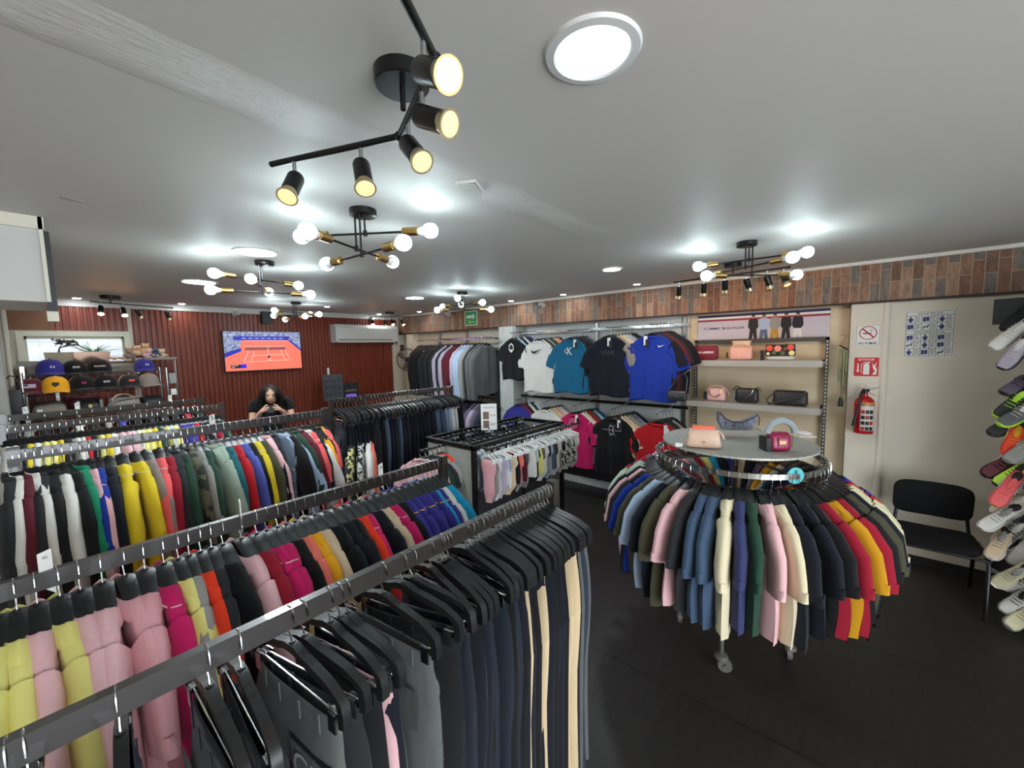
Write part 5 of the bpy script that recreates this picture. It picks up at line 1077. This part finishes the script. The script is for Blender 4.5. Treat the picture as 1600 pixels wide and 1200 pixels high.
cap('maroon cap with a pale flag patch, left on the lower row', hat_xy(48, 6.42), 6.45, zl_, 'burgundy', 'white', 'burgundy', -.05, ('rect', 'lilac'), 1.1)
cap('mustard yellow cap with a black shield, lower row', hat_xy(86, 6.42), 6.42, zl_, 'amber', 'beige', 'amber', 0, ('shield', 'black'), 1.22)
cap('black cap with a magenta letter mark, lower row', hat_xy(128, 6.42), 6.44, zl_, 'black', 'white', 'black', .1, ('M', 'magenta'), 1.2)
cap('black and white trucker cap with a grey emblem, lower row', hat_xy(166, 6.42), 6.44, zl_, 'black', 'white', 'black', 0, ('rect2', 'grey'), 1.15)
cap('charcoal and white trucker cap with an orange badge, lower row', hat_xy(203, 6.42), 6.44, zl_, 'charcoal', 'white', 'charcoal', .1, ('rect2', 'orange'), 1.1)
cap('plain beige suede cap at the right end of the lower row', hat_xy(233, 6.42), 6.44, zl_, 'taupe', 'taupe', 'taupe', .3, None, 1.1)
# bags on the lower wire shelf
def duffel(label, px, y, z, w, h, d, c, extra=None, rz=0):
    b = empty('travel_bag', label, 'bag', (hat_xy(px, y), y, z), rz); m = leather('bag '+c, PAL[c], .5); bag_body(w, h, d, m, b, taper=.85, puff=.3)
    if extra: extra(b)
    return b
duffel('light taupe bag with a black strap at the left of the lower shelf', 73, 6.5, 1.405, .26, .13, .2, 'taupe', lambda b: (MB().tube([(-.13, -.1, .06), (-.1, -.11, .13), (.05, -.1, .15), (.12, -.08, .11)], .014, 8, flat=(1, .4)).build('strap', leather('black', (30, 30, 33)), b), MB().box((-.09, -.125, .05), (-.05, -.12, .075)).build('label_patch', paper, b)))
duffel('black bag with grey side straps and a small yellow mark on the lower shelf', 136, 6.5, 1.405, .22, .13, .18, 'black', lambda b: (MB().box((-.10, -.118, .0), (-.075, -.1, .13)).build('strap', cloth('grey'), b), MB().box((.075, -.118, .0), (.10, -.1, .13)).build('strap', cloth('grey'), b), MB().box((-.014, -.124, .05), (.014, -.118, .085)).build('label_patch', cloth('lemon'), b)))
duffel('maroon bag behind the black one on the lower shelf', 128, 6.66, 1.405, .28, .16, .12, 'burgundy')
duffel('tan holdall with light handles, middle of the lower shelf', 190, 6.5, 1.405, .30, .14, .2, 'taupe', lambda b: (handle(b, -.1, .08, .10, .17, cloth('beige'), .008, -.09), MB().tube([(-.14, -.1, .05), (-.05, -.12, .11), (.15, -.1, .13)], .009, 8).build('strap', cloth('grey'), b)))
duffel('flat black bag at the right end of the lower shelf', 235, 6.55, 1.405, .22, .11, .18, 'black')
duffel('dark satchel hanging by a strap at the left end of the wire shelf', 18, 6.3, 1.42, .14, .28, .08, 'charcoal', lambda b: handle(b, -.05, .05, .26, .42, black_pl, .006))
# shelf ends: tags and a small bag at the right post
hb = empty('hanging_pouch', 'pale grey pouch hanging from the right post of the wire shelf', 'bag', (1.07, 6.35, 1.66), 0); bag_body(.07, .13, .04, cloth('grey'), hb, name='pouch_body'); handle(hb, -.02, .02, .12, .17, black_pl, .003)
hb = empty('hanging_pouch', 'small white tag pouch below the grey pouch on the right post', 'bag', (1.07, 6.35, 1.52), 0); bag_body(.06, .08, .03, cloth('white'), hb, name='pouch_body'); handle(hb, -.02, .02, .07, .10, black_pl, .003)
# sill things
sl_ = wz0+.0
bd = MB().box((-.17, -.11, 0), (.10, .09, .055)).box((-.11, -.10, -.09), (.10, .07, 0)).build('grey_board_box', mat('grey board', (132, 130, 122), .6), None, (.05, 6.86, 1.92)); tag(bd, 'grey board box lying at the left in front of the window', 'box')
MB().box((-.16, -.12, -1.92), (-.13, -.09, 0)).box((.07, -.05, -1.92), (.10, -.02, -.09)).build('box_leg', chrome, bd)
def planter(label, px, w, c, h=.15, rough=.5, metal=0):
    e = empty('window_planter', label, 'planter', (hat_xy(px, CY-.12), CY-.135, wz0), 0); m = mat('planter %s' % label[:12], c, rough, metal)
    mb = MB().add([(x*w/2*k, y*.045*k, z) for z, k in ((0, .85), (h, 1)) for x, y in ((-1, -1), (1, -1), (1, 1), (-1, 1))], [(0, 3, 2, 1), (4, 5, 6, 7), (0, 1, 5, 4), (1, 2, 6, 5), (2, 3, 7, 6), (3, 0, 4, 7)]); mb.build('trough', m, e, smooth=False); return e
rp_ = random.Random(11)
leafd = mat('dark bonsai leaf', (58, 58, 48), .6); leafg = mat('fern green', (110, 160, 104), .6)
e = planter('beige planter with a dark twisted bonsai in the window', 98, .24, (172, 160, 134))
mb = MB(); lf_ = MB()
def branch(p, d, l, r, dep):
    p = Vector(p); q = p+Vector(d)*l; mb.tube([p, (p+q)/2+Vector((rp_.uniform(-.01, .01), rp_.uniform(-.01, .01), .005)), q], [r, r*.8, r*.6], 5)
    if dep:
        for _ in range(3): branch(q, Vector((rp_.uniform(-1.3, 1.3), rp_.uniform(-.3, .3), rp_.uniform(-.1, .7))).normalized(), l*.72, r*.6, dep-1)
    else:
        for _ in range(4): lf_.ball(q+Vector((rp_.uniform(-.025, .025), rp_.uniform(-.015, .015), rp_.uniform(-.012, .012))), (.012, .006, .006), n=6, m=4)
branch((0, 0, .14), (.1, 0, .7), .085, .010, 3); mb.build('trunk', mat('bonsai bark', (60, 48, 40), .7), e); lf_.build('foliage', leafd, e)
e = planter('brown glossy planter with a bright green fern in the window', 147, .34, (120, 92, 74), rough=.15, metal=.4)
mb = MB()
for i in range(46):
    a = rp_.uniform(0, 6.28); l = rp_.uniform(.14, .26); x0 = rp_.uniform(-.05, .07); d = Vector((math.cos(a)*1.2, math.sin(a)*.35, rp_.uniform(.5, 1.4))).normalized()
    pts = [Vector((x0, 0, .13))+d*l*t+Vector((0, 0, -.06*t*t)) for t in (0, .35, .7, 1)]
    mb.tube(pts, [.002, .007, .006, .001], 4, flat=(1, .3))
mb.build('fern_fronds', leafg, e)
e = planter('low pink and green flower trough at the right of the window', 195, .26, (150, 120, 110), h=.03)
mb = MB(); m2 = MB()
for i in range(16): (mb if i % 2 else m2).ball((rp_.uniform(-.12, .12), rp_.uniform(-.03, .03), .045+rp_.uniform(0, .03)), (.018, .012, .012), n=7, m=5)
mb.build('flowers', cloth('rose'), e); m2.build('foliage', cloth('lemon'), e)
for i, (px, dz, c, c2, l) in enumerate([(207, 0, 'taupe', 'salmon', 'tan and pink plush toy, left of the plush pile by the window'), (220, .035, 'beige', 'salmon', 'beige plush toy in the middle of the pile above the blue cap'), (233, .06, 'khaki', 'amber', 'sand plush toy topmost of the pile by the window'), (236, .0, 'pink', 'beige', 'pale pink plush toy under the topmost one'), (247, .0, 'washed', 'navy', 'blue plush toy near the right of the pile'), (257, -.01, 'beige', 'pink', 'pale plush toy at the right end of the pile')]):
    e = empty('plush_toy', l, 'plush toy', (hat_xy(px, 6.8), 6.80, 1.985+dz)); m = cloth(c)
    MB().ball((0, 0, .03), (.05, .04, .04)).build('body', m, e); MB().ball((0, -.02, .085), (.036, .034, .032)).ball((-.028, -.015, .112), .012, n=8, m=5).ball((.028, -.015, .112), .012, n=8, m=5).build('head', m, e)
    MB().ball((0, -.052, .08), (.015, .01, .011), n=8, m=5).build('muzzle', cloth(c2), e); MB().ball((-.045, -.03, .03), (.02, .02, .014), n=8, m=5).ball((.045, -.03, .03), (.02, .02, .014), n=8, m=5).build('paws', m, e)
pb = MB().box((-.20, -.13, 0), (.20, .12, .03)).build('plush_tray', mat('grey board', (132, 130, 122), .6), None, (.99, 6.82, 1.955)); tag(pb, 'grey tray on slim legs carrying the plush toys by the window', 'tray')
MB().box((-.19, -.12, -1.955), (-.17, -.10, 0)).box((.17, -.12, -1.955), (.19, -.10, 0)).build('tray_leg', chrome, pb)

# ------------------------------------------------------------ black chair
ch = empty('visitor_chair', 'black upholstered visitor chair against the right wall', 'chair', (4.42, -.515, 0), -PI/2)
fab = mat('black upholstery', (24, 24, 26), .9, noise=.15, nscale=40, bump=.3, bscale=300, spec=.2)
def cushion(w, d, h, cr, R, c, k=.06):
    rows = []
    for z, e in ((-h/2, .90), (-h/2+.008, .98), (0, 1), (h/2-.008, .98), (h/2, .90), (h/2+.004, .0)):
        row = []
        for j in range(40):
            q = 2*PI*j/40; x, y = math.cos(q), math.sin(q); p = .38
            v = Vector((math.copysign(abs(x)**p, x)*w/2*e, math.copysign(abs(y)**p, y)*d/2*e, z)); v.z += cr*(v.x/(w/2))**2
            row.append(Vector(c)+R @ v)
        rows.append(row)
    mb = MB().grid(rows, closed=True); mb.poly(rows[0]); return mb
cushion(.47, .44, .05, .012, Matrix.Identity(3), (0, -.01, .455)).build('seat', fab, ch)
cushion(.46, .29, .045, .025, Euler((PI/2+.14, 0, 0)).to_matrix(), (0, .215, .70)).build('backrest', fab, ch)
for s_ in (-1, 1):
    MB().tube([(s_*.25, -.25, .012), (s_*.25, -.235, .40), (s_*.25, -.20, .438), (s_*.25, -.10, .445)], .0125, 8).build('leg', black_met, ch)
    MB().tube([(s_*.25, .27, .012), (s_*.25, .20, .40), (s_*.25, .12, .44), (s_*.25, -.10, .445)], .0125, 8).build('leg', black_met, ch)
    MB().tube([(s_*.215, .19, .44), (s_*.20, .225, .60)], .012, 8).build('back_support', black_met, ch)
for y_, z_ in ((-.21, .43), (.19, .41)): MB().tube([(-.25, y_, z_), (.25, y_, z_)], .011, 8).build('stretcher', black_met, ch)

# ------------------------------------------------------------ shoe wall at the right edge
sp_ = struct('wall_panel', MB().box((3.7, -1.26, .05), (4.94, -1.20, 2.35)), mat('slatwall grey', (150, 148, 142), .5), 'grey slatted panel carrying the shoes')
SOLE = [(0, .030, .0), (.04, .038, .0), (.10, .036, .0), (.16, .040, 0), (.21, .047, 0), (.25, .046, 0), (.275, .036, .004), (.29, .018, .010)]
def shoe_meshes():
    n = 18
    def ring(x, w, z0, z1, up=.0): return [(x, w*math.copysign(abs(math.cos(q))**.7, math.cos(q)), z0+(z1-z0)*(.5+.5*math.copysign(abs(math.sin(q))**.7, math.sin(q)))) for q in [2*PI*j/n for j in range(n)]]
    mb = MB(); rows = [ring(x, w, z, z+.028) for x, w, z in SOLE]; mb.grid(rows, closed=True); mb.poly(rows[0]); mb.poly(rows[-1]); sole = mb.mesh('sole')
    up = [(.002, .024, .075), (.02, .034, .10), (.06, .036, .092), (.09, .036, .088), (.13, .037, .084), (.17, .039, .068), (.21, .042, .052), (.25, .040, .043), (.275, .030, .036), (.286, .014, .030)]
    mb = MB(); rows = [ring(x, w, .018, h) for x, w, h in up]; mb.grid(rows, closed=True); mb.poly(rows[0]); mb.poly(rows[-1]); upper = mb.mesh('upper', ang=70)
    op = MB().ball((.055, 0, .092), (.042, .024, .012)).mesh('opening')
    tg = MB().ball((.12, 0, .088), (.045, .018, .010), R=Euler((0, .35, 0)).to_matrix()).mesh('tongue')
    lc = MB()
    for k in range(5):
        x = .115+k*.020; z = .096-k*.0085
        lc.tube([(x, -.024, z-.006), (x+.006, 0, z+.006), (x, .024, z-.006)], .0025, 5)
    st = MB()
    for sg in (-1, 1):
        for k in range(3): x = .10+k*.022; st.tube([(x, sg*.0385, .070), (x+.018, sg*.0405, .034)], .0035, 5)
    return sole, upper, op, tg, lc.mesh('laces'), st.mesh('side_stripe')
SHM = shoe_meshes()
def plain(c): return mat('shoe '+c, PAL[c], .55, noise=.08, nscale=20)
PAL['neon'] = (190, 240, 70)
shoes = [  # pixel x, pixel y, sole, upper, laces, stripe, extra label
 (1592, 492, 'black', 'black', 'black', 'charcoal', 'black shoe at the very top right beside the black box'), (1578, 520, 'white', 'white', 'white', 'grey', 'white high shoe under the black box'), (1583, 548, 'black', 'lilac', 'white', 'white', 'pale grey sneaker with white laces, upper right'),
 (1590, 598, 'charcoal', 'mauve', 'charcoal', 'black', 'mauve strappy shoe on the right edge'), (1580, 628, 'neon', 'black', 'neon', 'neon', 'black shoe with neon yellow laces'), (1590, 645, 'neon', 'stone', 'white', 'white', 'grey sneaker with a pale yellow sole below the neon-laced one'),
 (1574, 660, 'charcoal', 'charcoal', 'grey', 'stone', 'dark grey knitted sneaker above the orange one'), (1580, 684, 'orange', 'orange', 'amber', 'lemon', 'orange and yellow running shoe'), (1596, 700, 'grey', 'grey', 'white', 'white', 'light grey sneaker right of the orange one'),
 (1562, 724, 'black', 'burgundy', 'black', 'white', 'maroon and black shoe with a dangling lace'), (1582, 738, 'charcoal', 'neon', 'black', 'black', 'lime green sneaker with a dark toe'), (1568, 764, 'salmon', 'coral', 'coral', 'white', 'coral sneaker in the middle of the shoe wall'),
 (1592, 768, 'white', 'white', 'grey', 'salmon', 'white sneaker with pink trim right of the coral one'), (1580, 786, 'white', 'ivory', 'white', 'grey', 'off-white sneaker below the coral one'), (1557, 808, 'white', 'white', 'grey', 'grey', 'white sneaker sticking out leftmost, toe down'),
 (1596, 805, 'charcoal', 'green', 'white', 'indigo', 'green and purple shoe on the right edge'), (1576, 830, 'cream', 'stone', 'white', 'white', 'slate grey sneaker with a cream sole'), (1556, 848, 'white', 'beige', 'grey', 'white', 'worn beige sneaker left of the navy one'),
 (1572, 870, 'white', 'navy', 'navy', 'white', 'navy sneaker with a white stripe and sole'), (1594, 858, 'white', 'white', 'white', 'black', 'white sneaker with thick laces right of the navy one'), (1578, 898, 'white', 'ivory', 'grey', 'black', 'cream sneaker with looped laces below the navy one'),
 (1596, 905, 'white', 'white', 'black', 'black', 'white shoe with black details near the bottom'), (1588, 936, 'grey', 'white', 'charcoal', 'grey', 'white and grey shoe, second lowest of the shoe wall'), (1596, 962, 'grey', 'ivory', 'grey', 'taupe', 'dirty white shoe, lowest of the shoe wall')]
for i, (px, py, so, up, la, st, l) in enumerate(shoes):
    X_ = 4.40-.06*(i % 3)-(.12 if py > 880 else 0); p = on(0, X_, px+6, py)
    e = empty('sneaker', l, 'shoe', p, 0)
    toe = Vector((-.45+RD.uniform(-.35, .35), .55+RD.uniform(-.3, .3), -.62+RD.uniform(-.3, .25))).normalized(); upv = Vector((-.75, .1+RD.uniform(-.3, .3), .55)); sd = upv.cross(toe).normalized(); upv = toe.cross(sd)
    M3 = Matrix((toe, sd, upv)).transposed(); e.rotation_euler = M3.to_euler(); e.location = p-M3 @ Vector((.15, 0, .05))
    for mname, me, m in (('sole', SHM[0], plain(so)), ('upper', SHM[1], plain(up)), ('opening', SHM[2], ink), ('tongue', SHM[3], plain(la)), ('laces', SHM[4], plain(la)), ('side_stripe', SHM[5], plain(st))): link(mname, me, e, m=m)
    lc_ = p-upv*.056
    rk = MB().box((-.10, -.03, -.005), (.10, .03, 0), R=M3, o=(0, 0, 0)).tube([(0, 0, 0), (.02, -(lc_.y+1.2)*.5, -.02), (.03, -lc_.y-1.2, -.02)], .005, 6).build('shoe_bracket', steel, None, lc_); tag(rk, 'small steel bracket under the '+l.split(',')[0], 'bracket', 'shoe brackets')
bb = MB().box((-.05, -.10, -.09), (.05, .10, .09)).build('black_box', black_pl, None, on(0, 4.5, 1588, 486), (0, 0, -.3)); tag(bb, 'black boxy loudspeaker high on the shoe wall', 'speaker'); MB().box((.0, -.30, -.01), (.02, -.08, .01)).build('bracket', black_met, bb)
gb = MB().box((-.09, -.16, 0), (.09, .16, .10)).build('shoe_box', paper, None, (2.30, -.62, 0), (0, 0, .2)); MB().box((-.093, -.163, .08), (.093, .163, .115)).build('lid', mat('shoe box green', (30, 130, 70), .5), gb); tag(gb, 'white shoe box with a green lid on the floor at the right edge', 'box')
# ------------------------------------------------------------ the woman behind the racks
def skin_body(name, chains, m, parent=None, sub=2):
    """chains of ((x,y,z), radius) that share joints; grown into one continuous surface"""
    vs, rs, es, idx = [], [], [], {}
    for ch_ in chains:
        prev = None
        for p, r in ch_:
            key = tuple(round(q, 4) for q in p)
            if key not in idx: idx[key] = len(vs); vs.append(p); rs.append(r)
            if prev is not None and prev != idx[key]: es.append((prev, idx[key]))
            prev = idx[key]
    me = bpy.data.meshes.new(name); me.from_pydata(vs, es, []); me.update()
    o = bpy.data.objects.new(name+'_cage', me); col.objects.link(o)
    sk = o.modifiers.new('s', 'SKIN'); sk.use_smooth_shade = True
    for i, v in enumerate(me.skin_vertices[0].data):
        r = rs[i]; v.radius = r if isinstance(r, tuple) else (r, r); v.use_root = (i == 0)
    sb = o.modifiers.new('u', 'SUBSURF'); sb.levels = sb.render_levels = sub
    dg = bpy.context.evaluated_depsgraph_get(); me2 = bpy.data.meshes.new_from_object(o.evaluated_get(dg)); bpy.data.objects.remove(o)
    me2.materials.clear(); me2.materials.append(m); me2.polygons.foreach_set('use_smooth', [True]*len(me2.polygons)); me2.name = name
    return link(name, me2, parent)
skin_m = mat('skin', (214, 168, 140), .5); hairm = mat('black hair', (22, 18, 18), .4, bump=.5, bscale=60, stretch=(6, 6, .5)); topm = cloth('black')
pw = empty('person', 'woman with long black hair in a black T-shirt looking down at her phone', 'person', (1.86, 5.52, 0), 0)
pw.scale = (1.07,)*3; pw.rotation_euler = (0, 0, math.radians(-20))         # local -y is the way she faces, towards the viewer's side
S = Vector
arms = []
def hand(sg):
    w = S((sg*.085, -.275, 1.245)); out = [[((sg*.165, .0, 1.31), .048), ((sg*.19, -.03, 1.18), .041), ((sg*.20, -.07, 1.065), .036), ((sg*.16, -.17, 1.13), .033), ((sg*.11, -.245, 1.215), .026), (tuple(w), .022), ((sg*.068, -.292, 1.262), (.028, .016))]]
    base = S((sg*.068, -.292, 1.262))
    for k, (dz, L_) in enumerate([(.016, .034), (.006, .038), (-.005, .036), (-.015, .029)]):
        a = base+S((-sg*.014, -.004, dz)); b = a+S((-sg*L_*.55, -.016, .004)); c = b+S((-sg*L_*.5, .010, .003))
        out.append([(tuple(base), (.028, .016)), (tuple(a), .0085), (tuple(b), .0075), (tuple(c), .0065)])
    t0 = base+S((-sg*.004, .006, .024)); t1 = t0+S((-sg*.02, -.002, .018)); out.append([(tuple(base), (.028, .016)), (tuple(t0), .010), (tuple(t1), .0085), (tuple(t1+S((-sg*.018, -.004, .004))), .007)])
    return out
pel = ((0, .02, .92), (.15, .10))
body = [[pel, ((0, .01, 1.03), (.125, .09)), ((0, .0, 1.15), (.135, .10)), ((0, .0, 1.27), (.145, .10)), ((0, .0, 1.335), (.08, .06)), ((0, -.03, 1.365), .047), ((0, -.075, 1.39), .046)]]
for sg in (-1, 1):
    h_ = hand(sg); h_[0] = [((0, .0, 1.27), (.145, .10)), ((sg*.11, .0, 1.33), .052)]+h_[0]; body += h_
    body.append([pel, ((sg*.085, .01, .84), .085), ((sg*.09, 0, .66), .075), ((sg*.092, -.01, .47), .054), ((sg*.093, .01, .30), .05), ((sg*.095, .02, .10), .034), ((sg*.095, .01, .05), .034), ((sg*.10, -.10, .03), .03)])
bd_ = skin_body('body', body, skin_m, pw)
# head: shaped ball with brow, nose, cheeks and chin, tipped down to the phone
Rh = Euler((.22, 0, 0)).to_matrix(); Hc = S((0, -.115, 1.405)); rows = []
hn = 28
for i in range(23):
    t = PI*i/22; row = []
    for j in range(hn):
        a = 2*PI*j/hn; x, y, z = math.sin(t)*math.cos(a), math.sin(t)*math.sin(a), math.cos(t)
        wx = .077*(1-.22*max(0, -z)**1.3); v = S((x*wx, y*.088, z*.108)); fr_ = max(0, -y)
        if fr_ > 0:
            g = lambda cx, cz, s_: math.exp(-((v.x-cx)**2+(v.z-cz)**2)/(2*s_*s_))
            v.y -= .022*g(0, -.022, .010)*fr_+.010*g(0, .0, .008)*fr_; v.y += .007*(g(.028, .008, .011)+g(-.028, .008, .011))*fr_
            v.y -= .005*g(0, -.055, .014)*fr_+.005*g(0, -.088, .014)*fr_+.004*(g(.036, -.03, .016)+g(-.036, -.03, .016))*fr_
        row.append(Hc+Rh @ v)
    rows.append(row)
MB().grid(rows, closed=True).build('head', skin_m, pw)
def hp(x, y, z): return Hc+Rh @ S((x, y, z))
for sg in (-1, 1):
    MB().ball(hp(sg*.028, -.0745, .006), (.012, .006, .006), n=10, m=6, R=Rh).build('eye', mat('eye white', (220, 214, 206), .3), pw)
    MB().ball(hp(sg*.028, -.0800, .004), (.0085, .0035, .0055), n=8, m=5, R=Rh).build('iris', mat('dark iris', (36, 24, 20), .3), pw)
    MB().tube([hp(sg*.014, -.083, .024), hp(sg*.028, -.083, .029), hp(sg*.042, -.074, .024)], .0036, 6).build('eyebrow', hairm, pw)
    MB().ball(hp(sg*.071, .0, -.005), (.008, .016, .026), n=10, m=8, R=Rh).build('ear', skin_m, pw)
MB().tube([hp(-.021, -.079, -.056), hp(-.008, -.087, -.053), hp(0, -.088, -.0545), hp(.008, -.087, -.053), hp(.021, -.079, -.056)], [.002, .0042, .004, .0042, .002], 8).tube([hp(-.017, -.081, -.059), hp(0, -.087, -.0635), hp(.017, -.081, -.059)], [.002, .0048, .002], 8).build('lips', mat('lips', (166, 84, 80), .4), pw)
# hair: cap with a centre parting and long locks over both shoulders
rows = []
for i in range(13):
    t = PI*.60*i/12; row = []
    for j in range(33):
        g_ = (.02, .02, .02, .04, .10, .24, .42, .60)[min(i, 7)]; a = -PI*.5+g_+(2*PI-2*g_)*j/32
        rr_ = 1.12+.02*math.sin(a*9); row.append(hp(.074*rr_*math.sin(t)*math.cos(a), .092*rr_*math.sin(t)*math.sin(a), .110*1.10*math.cos(t)))
    rows.append(row)
hm = MB().grid(rows)
for sg in (-1, 1):
    for k in range(7):
        a = .15+.28*k; x = sg*(.072+.006*math.sin(k*2)); y = -.03+.024*k
        hm.tube([hp(x*.75, y*.9, .07), hp(x*1.08, y, .0), S((sg*(.094+.004*k), -.10+.022*k, 1.36)), S((sg*(.10+.004*(k % 3)), -.10+.024*k, 1.27)), S((sg*(.095+.006*(k % 3)), -.10+.024*k, 1.12+.01*(k % 3)))], [.016, .024, .026, .022, .006], 8)
for k in range(5): x = -.06+.03*k; hm.tube([hp(x, .07, .06), S((x*1.1, .03, 1.36)), S((x*1.3, .085, 1.26)), S((x*1.3, .09, 1.12))], [.02, .034, .036, .012], 8)
hm.build('hair', hairm, pw, ang=80)
tops = [[((0, .02, .93), (.160, .112)), ((0, .01, 1.03), (.140, .102)), ((0, .0, 1.15), (.150, .113)), ((0, .0, 1.27), (.155, .112)), ((0, .005, 1.345), (.085, .070))]]
for sg in (-1, 1): tops.append([((0, .0, 1.27), (.155, .112)), ((sg*.11, .0, 1.335), .060), ((sg*.168, .0, 1.31), .060), ((sg*.193, -.03, 1.19), .056)])
skin_body('t_shirt', tops, topm, pw)
legs_ = []
for sg in (-1, 1): legs_.append([((0, .02, .90), (.160, .108)), ((sg*.085, .01, .82), .094), ((sg*.09, 0, .66), .085), ((sg*.092, -.01, .47), .066), ((sg*.093, .01, .30), .06), ((sg*.095, .02, .09), .052)])
skin_body('trousers', legs_, cloth('navy'), pw)
for sg in (-1, 1): MB().ball((sg*.10, -.06, .036), (.045, .12, .035)).build('shoe', plain('white'), pw)
phn = MB().box((-.036, -.004, -.06), (.036, .004, .06)).build('mobile_phone', black_pl, None); phn.location = pw.matrix_world @ S((0, 0, 0))
phn.location = Matrix.Rotation(math.radians(-20), 4, 'Z') @ (S((0, -.318, 1.262))*1.07) + S((1.86, 5.52, 0)); phn.rotation_euler = (-.9, 0, math.radians(-20)); phn.scale = (1, 1, 1)
tag(phn, 'dark mobile phone held in both hands by the woman', 'phone'); MB().box((-.033, .004, -.055), (.033, .0045, .055)).build('screen', mat('phone screen', (60, 66, 80), .2, emit=.3), phn)
